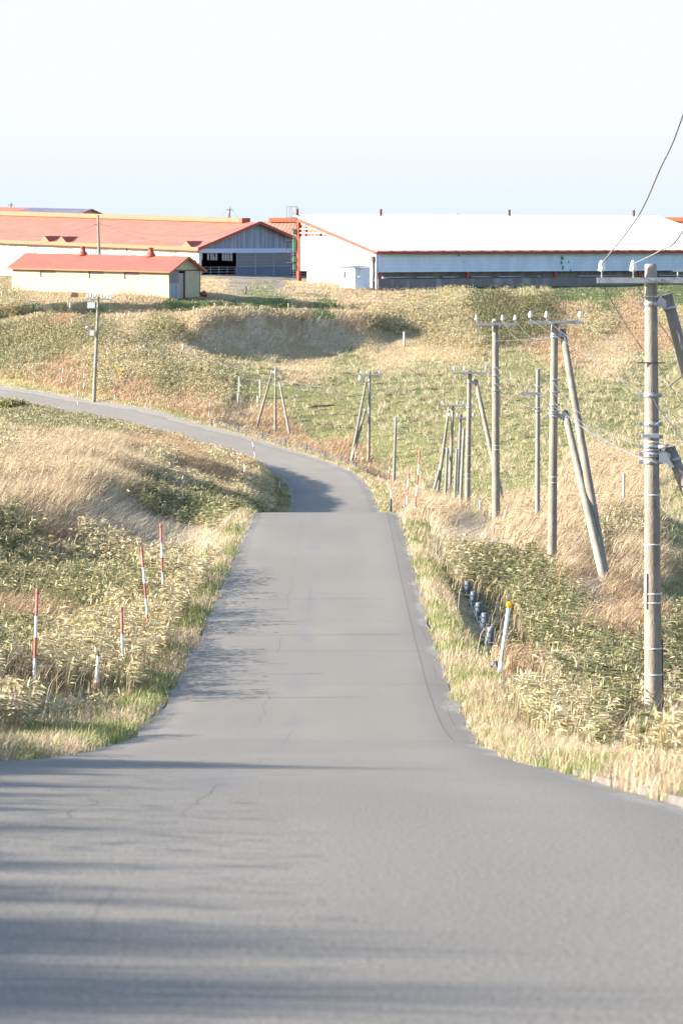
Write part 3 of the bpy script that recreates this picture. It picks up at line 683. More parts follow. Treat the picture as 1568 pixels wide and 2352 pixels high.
for a in np.arange(4.5, 40, 4.2):
    for b in (5.5, 16.5): st.tube([B(a, b, -.1), B(a, b, 4.6)], .09, 8)
    for t in np.linspace(0, .9, 7): pass
    st.bar(B(a, .3, 4.05), B(a, W - .3, 4.05), .16, .3)
    for sgn, b in ((1, .3), (-1, W - .3)):
        pts = [B(a, b + sgn * 2.2 * (1 - math.cos(t)), 2.2 + 1.9 * math.sin(t)) for t in np.linspace(0, math.pi / 2, 6)]
        st.tube(pts, .12, 6)
st.build('roof_truss', M['darkmetal'], red)
r = MB()
for b0, s in ((-.7, 1), (W + .7, -1)):
    sheet(r, B(-.7, b0, H_ - .18), B(L + .5, b0, H_ - .18), B(L + .5, W / 2, RZ_), B(-.7, W / 2, RZ_), 130, .035, 'rib', .1, 0, (0, 0, 1))
r.build('roof', M['salmon2'], red)
r = MB(); B.box(r, (2.2, W / 2 - .8, RZ_ - .1), (L + .3, W / 2 + .8, RZ_ + .48)); r.build('ridge_cap', M['cap'], red)
r = MB(); B.box(r, (1.7, W / 2 - .82, RZ_ - .1), (2.18, W / 2 + .82, RZ_ + .52)); r.build('ridge_cap_end', M['redpaint'], red)
tr = MB(); tr.bar(B(-.7, -.78, H_ - .26), B(L + .5, -.78, H_ - .26), .12, .5); tr.build('gutter', M['cap'], red)
for b0, b1 in ((-.75, W / 2), (W + .75, W / 2)):
    tr = MB(); tr.bar(B(-.78, b0, H_ - .26), B(-.78, b1, RZ_ - .02), .14, .42); tr.build('barge_board', M['redpaint'], red)
for a in (27.1, 23.9, 1.35):
    d_ = MB(); a0, a1, am = a - .95, a + .95, a
    zt = H_ + .72; back = 3.0; ze = H_ - .1
    d_.face([B(a0, -.84, ze), B(a1, -.84, ze), B(am, -.84, zt)], 0)
    d_.face([B(a0, -.84, ze), B(am, -.84, zt), B(am, back, zt + .0), B(a0 + .2, .1, ze + .12)], 1)
    d_.face([B(a1, -.84, ze), B(a1 - .2, .1, ze + .12), B(am, back, zt + .0), B(am, -.84, zt)], 1)
    d_.build('roof_gablet', [M['cap'], M['redpaint']], red)
gb = MB()
n = 75
for i in range(n):
    b0, b1 = W * i / n, W * (i + .93) / n
    z0 = 3.85
    t0, t1 = [H_ - .1 + (RZ_ - H_ - .05) * (1 - abs(b - W / 2) / (W / 2)) for b in (b0, b1)]
    o = .012 * ((i * 7) % 3)
    gb.face([B(-o, b0, z0), B(-o, b1, z0), B(-o, b1, t1), B(-o, b0, t0)])
    gb.face([B(-o, b1, z0), B(.06, b1, z0), B(.06, b1, t1), B(-o, b1, t1)])
gb.face([B(.07, 0, 3.85), B(.07, W, 3.85), B(.07, W, H_ - .1), B(.07, W / 2, RZ_ - .12), B(.07, 0, H_ - .1)])
gb.build('gable_wall', M['board'], red)
bm_ = MB(); B.box(bm_, (-.22, .1, 3.35), (.05, W, 3.92)); bm_.build('door_beam', M['paleblue'], red)
ps = MB(); B.box(ps, (-.06, 0, -1.2), (.1, .6, 3.36)); ps.build('corner_post', M['stain'], red)
for b in (7.25, 12.72, 17.5, 22.3):
    pass
for i, (b0, b1) in enumerate(((7.3, 11.0), (11.05, 14.65), (14.7, 18.2))):
    f_ = MB()
    for lo, hi in (((-.13, b0, -.1), (-.05, b0 + .1, 3.34)), ((-.13, b1 - .1, -.1), (-.05, b1, 3.34)), ((-.13, b0 + .1, 3.24), (-.05, b1 - .1, 3.34)), ((-.13, b0 + .1, 1.5), (-.05, b1 - .1, 1.6)), ((-.13, b0 + .1, -.1), (-.05, b1 - .1, 0))): B.box(f_, lo, hi)
    for c in (1.95, 2.4, 2.85): B.box(f_, (-.115, b0 + .1, c), (-.06, b1 - .1, c + .05))
    B.box(f_, (-.12, (b0 + b1) / 2 - .03, 1.6), (-.055, (b0 + b1) / 2 + .03, 3.24))
    dr = f_.build('sliding_door', M['greypaint'], red)
    p_ = MB(); B.box(p_, (-.095, b0 + .1, 0), (-.065, b1 - .1, 1.5)); p_.build('lower_panel', M['bluepanel'], dr)
    p_ = MB(); B.box(p_, (-.095, b0 + .1, 1.6), (-.065, b1 - .1, 3.24)); p_.build('upper_panel', M['fibre'], dr)
for b0, b1 in ((.75, 7.2), (18.3, 22.2)):
    gt = MB()
    for c in (.15, .5, .85, 1.2, 1.5): gt.tube([B(-.02, b0, c), B(-.02, b1, c)], .045, 6)
    for b in np.linspace(b0, b1, 5): gt.tube([B(-.02, b, -.1), B(-.02, b, 1.62)], .055, 6)
    gt.build('gate', M['galv'], red)
ap = MB(); B.box(ap, (-.02, 0, -1.2), (.2, W, -.09)); ap.build('threshold', M['concdark'], red)
sw = [(3.6, 5.0), (7.6, 9.6), (11.0, 11.9), (16.0, 19.5), (22.5, 25.5), (29.3, 31.2), (33, 34.6)]
for a0, a1 in sw:
    p_ = MB(); B.box(p_, (a0, -.03, 2.35), (a1, .01, 3.3)); pw = p_.build('side_window', M['fibre'], red)
    for t in np.linspace(0, 1, max(2, int((a1 - a0) / .5)) + 1):
        q_ = MB(); B.box(q_, (a0 + (a1 - a0) * t - .03, -.06, 2.35), (a0 + (a1 - a0) * t + .03, -.03, 3.3)); q_.build('glazing_bar', M['white'], pw)
for i, m_ in enumerate((8.9, 12.3, 30.0)): pass
dp = MB(); dp.bar(B(12.6, -.12, -1), B(12.6, -.12, 3.9), .1, .1); dp.build('downpipe', M['brown'], red)
bx = MB(); B.box(bx, (.6, -.4, 1.9), (1.1, 0, 2.5)); bx.build('meter_box', M['greypaint'], red)

# ---- second red barn behind the white one ----------------------------
D2 = Frame(at(560, 645, 545), (.96, -.28), (.28, .96), 0, 545 / 505)
rb2 = empty('barn', D2(0, 0, -.2), 'red roofed barn standing behind the white roofed barn, mostly hidden', 'barn')
L, W = 78, 16
w = MB(); D2.box(w, (0, 0, -1), (L, .2, 4.3)); D2.box(w, (0, W - .2, -1), (L, W, 4.3)); D2.box(w, (0, .2, -1), (.2, W - .2, 4.3)); D2.box(w, (L - .2, .2, -1), (L, W - .2, 4.3)); w.build('wall', M['stain'], rb2)
for a in (0, L):
    g = MB(); g.face([D2(a, 0, 4.3), D2(a, W, 4.3), D2(a, W / 2, 8.6)]); g.build('gable_panel', M['board'], rb2)
r = MB()
for b0 in (-.6, W + .6): sheet(r, D2(-.5, b0, 4.0), D2(L + .5, b0, 4.0), D2(L + .5, W / 2, 8.7), D2(-.5, W / 2, 8.7), 130, .035, 'rib', .1, 0, (0, 0, 1))
r.build('roof', M['salmon2'], rb2)
r = MB(); D2.box(r, (1.5, W / 2 - .7, 8.6), (L, W / 2 + .7, 9.2)); r.build('ridge_cap', M['cap'], rb2)

# ---- white roofed barn ---------------------------------------------
cb, sb = math.cos(R(60)), math.sin(R(60))
K = Frame(at(866, 655, 444), (-cb, sb), (sb, cb))
wb = empty('barn', K(0, 0, -.2), 'big white barn with a single slope corrugated white roof and red columns', 'barn')
W, L = 20.4, 58.5
EV, RG = 4.55, 8.9
def rz_(a): return EV + (RG - EV) * a / W
r = MB()
sheet(r, K(-.9, -.6, rz_(-.9)), K(-.9, L, rz_(-.9)), K(W + .6, L, rz_(W + .6)), K(W + .6, -.6, rz_(W + .6)), 122, .17, 'wave', .05, 0, (0, 0, 1), edge=0)
r.build('roof', M['whiteroof'], wb)
f_ = MB()
for i in range(7):
    a0, a1 = W * i / 7 + .04, W * (i + 1) / 7 - .1
    f_.bar(K(a0, -.25, rz_(a0) - .36), K(a1, -.25, rz_(a1) - .36), .12, .52, 0)
    f_.bar(K(a1, -.22, rz_(a1) - .36), K(a1 + .14, -.22, rz_(a1 + .14) - .36), .12, .5, 1)
f_.build('gable_beam', [M['orange'], M['brown']], wb)
f_ = MB(); f_.bar(K(-.62, -.5, EV - .40), K(-.62, L, EV - .40), .14, .33); f_.build('eave_beam', M['redpaint'], wb)
rf = MB()
for i in range(1, 30):
    b = L * i / 30; rf.bar(K(-.7, b, rz_(-.7) - .16), K(W, b, rz_(W) - .16), .12, .16)
rf.build('rafter', M['redpaint'], wb)
# long wall panel
w = MB(); z0, z1 = 1.66, 4.12
sheet(w, K(0, .15, z0), K(0, L - .2, z0), K(0, L - .2, z1), K(0, .15, z1), 230, .03, 'zig', .06, 0, -K.e1)
for c in np.linspace(z0 + .02, z1 - .45, 5): K.box(w, (-.075, .15, c), (-.032, L - .2, c + .035), 0)
prng = random.Random(4)
for b, c, s in ((12.2, 3.8, .26), (12.9, 2.9, .16), (28.2, 3.35, .5), (28.1, 2.8, .4), (29.2, 2.9, .25), (28.3, 2.1, .4), (29.5, 1.8, .3), (42.6, 1.95, .5), (41.9, 1.8, .35), (51.0, 2.6, .22), (20.4, 3.7, .15)):
    n = 9
    w.face([K(-.085, b + s * .55 * prng.uniform(.4, 1) * math.cos(t), c + s * .8 * prng.uniform(.4, 1) * math.sin(t)) for t in np.linspace(0, 2 * math.pi, n)[:-1]], 1)
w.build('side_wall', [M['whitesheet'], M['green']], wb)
w = MB(); K.box(w, (1.3, .3, -1.4), (1.5, L - .2, 4.2)); w.build('inner_wall', M['conc'], wb)
w = MB(); K.box(w, (-.12, .1, -1.6), (.22, L, .78)); w.build('plinth_wall', M['concdark'], wb)
w = MB(); K.box(w, (.22, .3, .50), (1.3, L - .3, .74)); w.build('ledge', M['conc'], wb)
for b in (.12, 13.4, 27.0, 40.5, 54.0):
    p_ = MB(); K.box(p_, (-.05, b, .785), (.3, b + .38, 1.66)); p_.build('column', M['redpaint'], wb)

for b0, b1 in ((1.0, 5.1), (6.0, 9), (10, 12.6), (14.3, 17.6), (18.6, 22), (31, 37), (44, 49)):
    pp = MB(); pp.tube([K(.45, b0, .98), K(.45, b1, .98)], .15, 8); pp.build('pipe', M['galv'], wb)
for b in (24, 41.8):
    sc = MB()
    for t in (0, 1.6): sc.tube([K(.25, b + t, .8), K(.35, b + t, 1.6)], .03, 5)
    sc.tube([K(.25, b - .2, 1.45), K(.25, b + 1.9, 1.45)], .03, 5); sc.lathe([(.3, 0), (.36, .12), (.3, .24)], K(.5, b + .8, .85), seg=10)
    sc.build('water_trough', M['greypaint'], wb)
# gable panel
g = MB()
def gp(a, c, o=0): return K(a, o, c)
poly = [(.35, 1.5), (W - .2, 1.72), (W - .2, 6.2), (10.6, 6.2), (.35, rz_(.35) - .64)]
g.face([gp(a, c, -.05) for a, c in poly]); g.face([gp(a, c, .05) for a, c in reversed(poly)])
for i in range(5):
    (a0, c0), (a1, c1) = poly[i], poly[(i + 1) % 5]
    g.face([gp(a0, c0, -.05), gp(a0, c0, .05), gp(a1, c1, .05), gp(a1, c1, -.05)])
g.build('gable_panel', M['white'], wb)
g = MB(); K.box(g, (1.5, .25, -1.3), (18.6, .45, 1.62)); g.build('lower_wall', M['beige'], wb)
p_ = MB(); K.box(p_, (W - .45, -.3, -1.2), (W + .1, .15, rz_(W) - .15)); p_.build('column', M['redpaint'], wb)
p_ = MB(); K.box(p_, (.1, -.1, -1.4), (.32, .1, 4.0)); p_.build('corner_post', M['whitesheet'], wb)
p_ = MB(); p_.tube([K(.6, -.22, -1.4), K(.6, -.22, 3.0)], .13, 8); K.box(p_, (.35, -.42, 3.0), (.9, -.08, 3.75)); p_.build('downpipe', M['darkmetal'], wb)
for a in (W - 1.4, W - 5.2, W - 9.0):
    p_ = MB(); K.box(p_, (a, .3, 5.8), (a + .22, .5, rz_(a) - .12)); p_.build('upper_post', M['darkmetal'], wb)
rl = MB()
rl.bar(K(W - .8, -.1, rz_(W) - .95), K(9.8, -.1, rz_(9.8) - .78), .09)
for c, a1 in ((7.25, W - 7.0), (6.72, W - 6.0)): rl.bar(K(W - .4, -.1, c), K(a1 - (0 if c > 7 else 4.0), -.1, c), .09)
for a in (W - 1.3, W - 4.2, W - 6.7): rl.bar(K(a, -.1, 6.2), K(a, -.1, rz_(a) - .75), .08)
rl.build('railing', M['white'], wb)
ld = MB()
for b in (-.75, -.30): ld.bar(K(W + .15, b, -.6), K(W + .15, b, 9.6), .06)
for c in np.arange(-.3, 9.5, .32): ld.bar(K(W + .15, -.75, c), K(W + .15, -.30, c), .05)
ld.build('ladder', M['galv'], wb)
for c0, c1 in ((1.8, 2.5), (2.9, 3.5), (4.3, 5.9), (6.5, 7.2)):
    nt_ = MB(); K.box(nt_, (W + .02, -.9, c0), (W + .1, -.35, c1)); nt_.build('green_screen', M['green'], wb)
cg = MB()
for t in np.linspace(0, math.pi * 2, 6)[:-1]: cg.tube([K(W + .9 + .75 * math.cos(t), -.5 + .75 * math.sin(t), 2.8), K(W + .9 + .75 * math.cos(t), -.5 + .75 * math.sin(t), 10.2)], .025, 5)
for c in np.arange(2.8, 10.3, 1.48): cg.tube([K(W + .9 + .75 * math.cos(t), -.5 + .75 * math.sin(t), c) for t in np.linspace(0, 2 * math.pi, 13)], .025, 5)
cg.build('safety_cage', M['darkmetal'], wb)
for b in (-.35, 12.5, 33.0, 53.7):
    v = MB(); K.box(v, (W - .1, b, rz_(W) - .3), (W + .16, b + .26, rz_(W) + 1.02)); v.build('vent_stack', M['brown'], wb)

# small lean-to box against the gable
A2 = Frame(at(815, 651, 439), (-cb, sb), (sb, cb))
ax = empty('pump_house', A2(0, 0, -.2), 'small white pump house with a tin roof against the white barn gable', 'hut')
w = MB()
sheet(w, A2(0, 0, -.6), A2(0, 2.2, -.6), A2(0, 2.2, 2.12), A2(0, 0, 2.0), 12, .02, 'zig', .05, 0, -A2.e1)
sheet(w, A2(0, 0, -.6), A2(4.0, 0, -.6), A2(4.0, 0, 2.0), A2(0, 0, 2.0), 20, .02, 'zig', .05, 0, -A2.e2)
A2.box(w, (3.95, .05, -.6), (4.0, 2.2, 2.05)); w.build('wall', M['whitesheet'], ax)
r = MB(); sheet(r, A2(-.3, -.35, 2.02), A2(4.3, -.35, 2.02), A2(4.3, 2.5, 2.22), A2(-.3, 2.5, 2.22), 20, .05, 'wave', .03, 0, (0, 0, 1)); r.build('roof', M['galv'], ax)
v = MB(); A2.box(v, (2.3, -.28, .95), (3.0, -.03, 1.5)); v.face([A2(2.3, -.28, .95), A2(3.0, -.28, .95), A2(3.0, -.42, .8), A2(2.3, -.42, .8)]); v.build('vent_hood', M['shutter'], ax)
v = MB(); v.tube([A2(-.14, .75, 1.95), A2(-.14, .75, 1.05), A2(-.16, .7, .92), A2(-.16, .35, .86)], .07, 8); v.build('exhaust_pipe', M['white'], ax)

# ---- hall far left with the grey panelled roof ----------------------
ca, sa = math.cos(R(30)), math.sin(R(30))
P4 = Frame(at(172, 494, 600), (-ca, sa), (sa, ca), .02, 600 / 530)
hl = empty('hall', P4(0, 0, -9), 'distant hall behind the long red barn, half its roof grey blue panels', 'hall')
W, L = 8.2, 34
w = MB(); P4.box(w, (0, 0, -10), (L, W, -.05)); w.build('wall', M['stain'], hl)
g = MB(); g.face([P4(0, -.1, -.2), P4(0, W + .1, -.2), P4(0, W / 2, .92)]); g.build('gable_panel', M['olive'], hl)
r = MB(); sheet(r, P4(-.3, -.4, -.1), P4(13, -.4, -.1), P4(11, W / 2, 1.0), P4(-.3, W / 2, 1.0), 24, .04, 'rib', .06, 0, (0, 0, 1)); r.build('roof', M['solar'], hl)
r = MB(); sheet(r, P4(13.02, -.4, -.1), P4(L, -.4, -.1), P4(L, W / 2, 1.0), P4(11.02, W / 2, 1.0), 40, .04, 'rib', .06, 0, (0, 0, 1))
sheet(r, P4(-.3, W + .4, -.1), P4(L, W + .4, -.1), P4(L, W / 2, 1.0), P4(-.3, W / 2, 1.0), 60, .04, 'rib', .06, 0, (0, 0, 1)); tag(r.build('roof', M['salmon2'], hl), 'faded red roof sheets')
tr = MB()
for b0 in (-.42, W + .42): tr.bar(P4(-.34, b0, -.16), P4(-.34, W / 2, .96), .08, .16)
tr.build('barge_board', M['redpaint'], hl)

# ---- concrete yard in front of the red barn --------------------------
yd = MB(); nb_ = 16
def yp(a, b): 
    p = B(a, b, 0); return Vector((p.x, p.y, ground(p.x, p.y) + .035))
for i in range(nb_):
    for j in range(6):
        b0, b1 = -.5 + 23.5 * i / nb_, -.5 + 23.5 * (i + 1) / nb_; a0, a1 = -1.2 * j - .1, -1.2 * (j + 1) - .1
        yd.face([yp(a0, b0), yp(a0, b1), yp(a1, b1), yp(a1, b0)])
tag(yd.build('yard', M['concdark']), 'grey concrete yard before the barn doors', 'yard', kind='structure')
# ------------------------------------------------------------------ poles, wires, markers
M['polec'] = mat('pole_concrete', (.265,.242,.205), .85, (.195,.176,.145), 5, 6, stretch=(1, 1, .35), bump=.25, bump_scale=40)
M['polegrey'] = mat('grey_pole', (.24,.235,.215), .6, (.19,.19,.175), 5, 4, stretch=(1, 1, .3))
M['polewood'] = mat('wood_pole', (.20,.165,.14), .85, (.28,.24,.20), 6, 4, stretch=(1, 1, .15))
M['porcelain'] = mat('white_porcelain', (.62,.64,.68), .25, spec=.5)
M['wire'] = mat('bare_wire', (.17,.18,.20), .5)
M['blackwire'] = mat('black_cable', (.05,.05,.055), .5)
M['tie'] = mat('white_tie', (.60,.60,.60), .5)
M['red'] = mat('red_stripe', (.44,.13,.105), .5, (.39,.115,.09), 6)
M['whitest'] = mat('white_stripe', (.78,.78,.80), .5, (.70,.70,.70), 8)
M['blacktip'] = mat('black_tip', (.05,.045,.045), .6)
M['yellow'] = mat('yellow_paint', (.80,.48,.02), .5)
M['amber'] = mat('amber_reflector', (.95,.40,.01), .3)
M['rail'] = mat('bluish_steel_post', (.115,.14,.175), .55, (.085,.105,.135), 10, 5)
M['cable'] = mat('steel_cable', (.12,.14,.17), .5, metal=.3)
M['postwood'] = mat('grey_fence_wood', (.42,.39,.34), .9, (.33,.30,.26), 8)
M['postconc'] = mat('pale_post', (.50,.47,.43), .9, (.42,.39,.35), 8)

def hit(x, y, d0, d1, default=None):
    """first distance between d0 and d1 at which the sight line meets the ground"""
    ds = np.arange(d0, d1, .25)
    g = bil(GZ, (x - CX) * ds / F, ds)
    z = EYE - (y - HY) * ds / F
    k = np.where(z <= g)[0]
    return float(ds[k[0]]) if len(k) else (default or (d0 + d1) / 2)

def insulator(mb, p, s=1.0):
    mb.lathe([(.012*s,-.13*s),(.012*s,-.02*s),(.075*s,0),(.078*s,.015*s),(.062*s,.05*s),(.058*s,.13*s),(.05*s,.16*s),(.03*s,.165*s),(.04*s,.19*s),(.012*s,.205*s)], p, seg=12)

def pole(d, top, base, r0, r1, label, arm=None, ins=(), braces=(), bands=(), ties=(), mat_='polec', group='utility poles of the line beside the road', name='utility_pole', bolts=True, arm_h=.09):
    """top and base are (x, y) of the survey; braces: (top xy, base xy, base distance); arm: (y, x0, x1)"""
    s = F / d
    tp = at(top[0], top[1], d); bp_ = at(base[0], base[1], d)
    gz_ = ground(bp_.x, bp_.y)
    root = empty(name, (bp_.x, bp_.y, min(gz_, bp_.z) - .05), label, 'utility pole', group)
    ext = (bp_ - tp).normalized()
    bot = bp_ + ext * (max(bp_.z - gz_, 0) + .6)
    m = MB()
    n = 10
    m.tube([bot.lerp(tp, i / n) for i in range(n + 1)] + [tp - ext * .02], [r1 + (r0 - r1) * i / n for i in range(n + 1)] + [r0 * .8], 20)
    m.build('shaft', M[mat_], root)
    def on(y):
        t = (y - top[1]) / (base[1] - top[1]); p = tp.lerp(bp_, t); return p, r0 + (r1 - r0) * t
    if arm:
        y, x0, x1 = arm
        p, r = on(y)
        yo = -r - .05
        a = MB(); A_, B_ = at(x0, y, d), at(x1, y, d)
        A_.y = B_.y = d + yo
        a.bar(A_, B_, .075, arm_h)
        a.bar(p + Vector((-r - .05, yo - .045, 0)), p + Vector((r + .05, yo - .045, 0)), .012, arm_h * .7)
        for k in (-.3, .3): a.tube([p + Vector((r * k, yo - .07, 0)), p + Vector((r * k, 0, 0))], .014, 6)
        a.build('crossarm', M['galv'], root)
        for xi in ins:
            q = at(xi, y, d); q.y = d + yo; q.z += arm_h / 2 + .13
            i_ = MB(); insulator(i_, q - Vector((0, 0, .02)), .84); i_.build('insulator', M['porcelain'], root)
    for (tx, ty), (bx, by), bd in braces:
        bt = at(tx, ty, d + .12); bb = at(bx, by, bd)
        g2 = ground(bb.x, bb.y); e2 = (bb - bt).normalized(); bb2 = bb + e2 * (max(bb.z - g2, 0) + .5)
        b_ = MB(); rr = r0 * .95
        b_.tube([bt.lerp(bb2, i / 6) for i in range(7)], [rr + (r1 * .95 - rr) * i / 6 for i in range(7)], 18)
        b_.build('brace_pole', M[mat_], root)
        p, r = on(min(ty + 12 * s / 142, base[1])); q = bt + e2 * (.22)
        c = MB()
        for dz in (-.05, .05):
            c.lathe([(r + .012, -.018), (r + .02, 0), (r + .012, .018)], p + Vector((0, 0, dz)), seg=18)
        c.bar(p + Vector((r * (1 if q.x > p.x else -1), -.03, 0)), q + Vector((0, -.03, 0)), .03, .13)
        c.lathe([(rr + .014, -.03), (rr + .022, 0), (rr + .014, .03)], q, e2, 18)
        c.build('clamp', M['galv'], root)
    for y in bands:
        p, r = on(y); b_ = MB()
        b_.lathe([(r + .004, -.035), (r + .016, -.03), (r + .016, .03), (r + .004, .035)], p, ext, 20)
        b_.box((p.x - r - .09, p.y - .02, p.z - .03), (p.x - r, p.y + .02, p.z + .03)); b_.box((p.x + r, p.y - .02, p.z - .03), (p.x + r + .06, p.y + .02, p.z + .03))
        for k in (-.45, 0, .45): b_.lathe([(.014, 0), (.014, .02)], p + Vector((r * k, -math.sqrt(max(r * r - (r * k) ** 2, 0)) - .012, 0)), (0, -1, 0), 6)
        b_.build('band', M['galv'], root)
    for y in ties:
        p, r = on(y); b_ = MB(); b_.lathe([(r + .002, -.012), (r + .008, 0), (r + .002, .012)], p, ext, 20); b_.build('tie', M['tie'], root)
    if bolts:
        b_ = MB(); k = 0
        y = top[1] + 90 * s / 142
        while y < base[1] - 120 * s / 142:
            p, r = on(y); b_.lathe([(.016, -.02), (.016, .012)], p + Vector((.02, -r, 0)), (0, -1, 0), 6); y += 66 * s / 142; k += 1
        b_.build('step_socket', M['darkmetal'], root)
    return root, on, d

def wire(pts, label, r=.012, m='wire', group=None, sag=0.0, n=14, name='power_line'):
    mb = MB(); P = [Vector(p) for p in pts]
    if len(P) == 2:
        a, b = P; P = [a.lerp(b, i / n) - Vector((0, 0, 4 * sag * (i / n) * (1 - i / n))) for i in range(n + 1)]
    else:
        P = [Vector(q) for q in catmull([tuple(p) for p in P], 8)]
    mb.tube(P, r * .4, 6, caps=True)
    return tag(mb.build(name, M[m]), label, 'wire', group)

# --- nearest pole on the right
p1, on1, _ = pole(56.3, (1494, 608), (1500, 1628), .098, .152, 'nearest tall concrete pole on the right, with a long crossarm and many steel bands',
    arm=(643, 1369, 1612), ins=(1380, 1452, 1600), braces=(((1530, 676), (1788, 1650), 56.6), ((1537, 1028), (1792, 1655), 55.6)),
    bands=(698, 908, 974, 1003, 1025, 1043, 1061), ties=(1014, 1136, 1250, 1363, 1384, 1489, 1549))
m = MB(); m.bar(at(1463, 833, 56.2), at(1527, 833, 56.2), .022); m.build('step_bolt', M['brown'], p1)
m = MB(); m.tube([at(1518, 1468, 56.35), at(1520, 1640, 56.35)], .03, 8); m.build('conduit', M['blacktip'], p1)
m = MB(); m.bar(at(1480, 1316, 56.2), at(1480.5, 1398, 56.2), .02, .03); m.build('cable_cover', M['whitest'], p1)
m = MB()
m.face([at(1513, 1040, 56.15), at(1530, 1040, 56.15), at(1538, 1056, 56.15), at(1548, 1072, 56.15), at(1540, 1076, 56.15), at(1530, 1064, 56.15), at(1513, 1062, 56.15)])
m.face([at(1513, 1040, 56.18), at(1513, 1062, 56.18), at(1530, 1064, 56.18), at(1540, 1076, 56.18), at(1548, 1072, 56.18), at(1538, 1056, 56.18), at(1530, 1040, 56.18)])
m.build('gusset_plate', M['greypaint'], p1)
for x, y, w_, h_ in ((1484, 1001, 22, 8), (1503, 1000, 16, 9)):
    m = MB(); a, b = at(x - w_ / 2, y + h_ / 2, 56.1), at(x + w_ / 2, y - h_ / 2, 56.1); m.box((a.x, 56.02, a.z), (b.x, 56.12, b.z)); m.build('cable_terminal', M['greypaint'], p1)
m = MB()
m.tube([at(1512, 1026, 56.1), at(1528, 1026, 56.1), at(1536, 1024, 56.1)], .03, 8)
m.build('cable_joint', M['greypaint'], p1)
m = MB(); m.tube([at(1556, 637, 56.2), at(1556, 622, 56.2)], .012, 6); m.bar(at(1545, 622, 56.2), at(1580, 622, 56.2), .02); m.build('arm_bracket', M['galv'], p1)

# --- pole with two braces, second on the right
p2, on2, _ = pole(100, (1273, 741), (1267, 1318), .10, .142, 'second concrete pole on the right, propped by two slanting braces to its right',
    arm=(740, 1212, 1336), ins=(1217, 1254, 1331), braces=(((1291, 757), (1391, 1338), 97.6), ((1297, 946), (1390, 1345), 96.8)), bands=(774, 872, 900, 930, 944, 956), ties=(1095, 1108), bolts=True)
m = MB(); m.tube([at(1304, 738, 99.8), at(1304, 729, 99.8)], .012, 6); m.bar(at(1298, 729, 99.8), at(1312, 729, 99.8), .03); m.build('arm_bracket', M['galv'], p2)
p3, on3, _ = pole(121, (1137, 733), (1139, 1202), .105, .15, 'tall brown concrete pole standing on the rise just right of the road crest',
    arm=(744, 1089, 1187), ins=(1093, 1153, 1182), bands=(845, 862, 882, 896), ties=(1023, 1032))
m = MB(); m.bar(at(1147, 898, 121), at(1147, 958, 121), .06, .08); m.build('conduit', M['postconc'], p3)
p4, on4, _ = pole(118, (1235, 849), (1234, 1204), .075, .085, 'plain slim grey pole without a crossarm, left of the double braced pole', mat_='polegrey', group=None, bolts=False, bands=(945,))
m = MB(); m.bar(at(1195, 903, 117.8), at(1242, 904, 117.8), .07, .09); m.bar(at(1196, 903, 117.8), at(1233, 942, 117.8), .04); m.build('bracket_arm', M['galv'], p4)
# --- cluster beyond the crest
p5, on5, _ = pole(165, (1078, 852), (1072, 1205), .10, .15, 'pole with crossarm and one brace to the right, largest of the cluster beyond the crest',
    arm=(856, 1040, 1118), ins=(1042, 1066, 1115), braces=(((1092, 872), (1157, 1172), 163),), bands=(878, 936, 1003), ties=(1046, 1088, 1099))
p6, on6, _ = pole(222, (1040, 930), (1031, 1185), .085, .125, 'far pole of the cluster with two braces leaning in from the left',
    arm=(932, 1012, 1092), ins=(1014, 1049, 1064), braces=(((1031, 936), (1002, 1150), 221), ((1021, 1032), (986, 1166), 220)), bands=(998, 1035))
p7, on7, _ = pole(214, (1058, 952), (1047, 1190), .085, .125, 'far pole with a low crossarm between the braced poles of the cluster', arm=(960, 1030, 1089), ins=(1031, 1049, 1086), bands=(1030,))
for (d, t, b, lab) in ((205, (1027, 1029), (1021, 1186), 'slim grey crossarm-less pole, leftmost of the thin poles in the cluster'), (203, (1049, 1032), (1042, 1188), 'slim grey pole with a flat top in the middle of the cluster'), (190, (1065, 985), (1056, 1190), 'taller slim grey pole in the cluster, just left of the braced crossarm pole')):
    pole(d, t, b, .075, .10, lab, mat_='polegrey', group=None, bolts=False)
# --- along the valley bend
d8 = 262
p8, on8, _ = pole(d8, (849, 853), (846, 1074), .085, .125, 'far concrete pole with crossarm and two braces on its left, beside the bend',
    arm=(861, 826, 874), ins=(828, 843, 871), braces=(((842, 869), (806, 1060), 261), ((840, 937), (812, 1042), 261)), bands=(900, 938, 1002))
m = MB(); A_ = at(820, 877, d8 - .3); m.bar(A_, at(848, 877, d8 - .3), .1); m.build('lower_arm', M['galv'], p8)
i_ = MB(); insulator(i_, at(826, 875, d8 - .3) + Vector((0, 0, .1)), 1.6); i_.build('insulator', M['porcelain'], p8)
pole(243, (909, 957), (904, 1110), .085, .12, 'slim pole without a crossarm standing alone at the pasture edge', mat_='polegrey', group=None, bolts=False)
d9 = 283
p9 = pole(d9, (633, 844), (632, 1002), .085, .13, 'tripod of three poles, one upright and two leaning, beside the bend', braces=(((626, 850), (587, 990), 283.5), ((640, 868), (667, 1008), 281),), group=None, bolts=False, bands=(858,))[0]
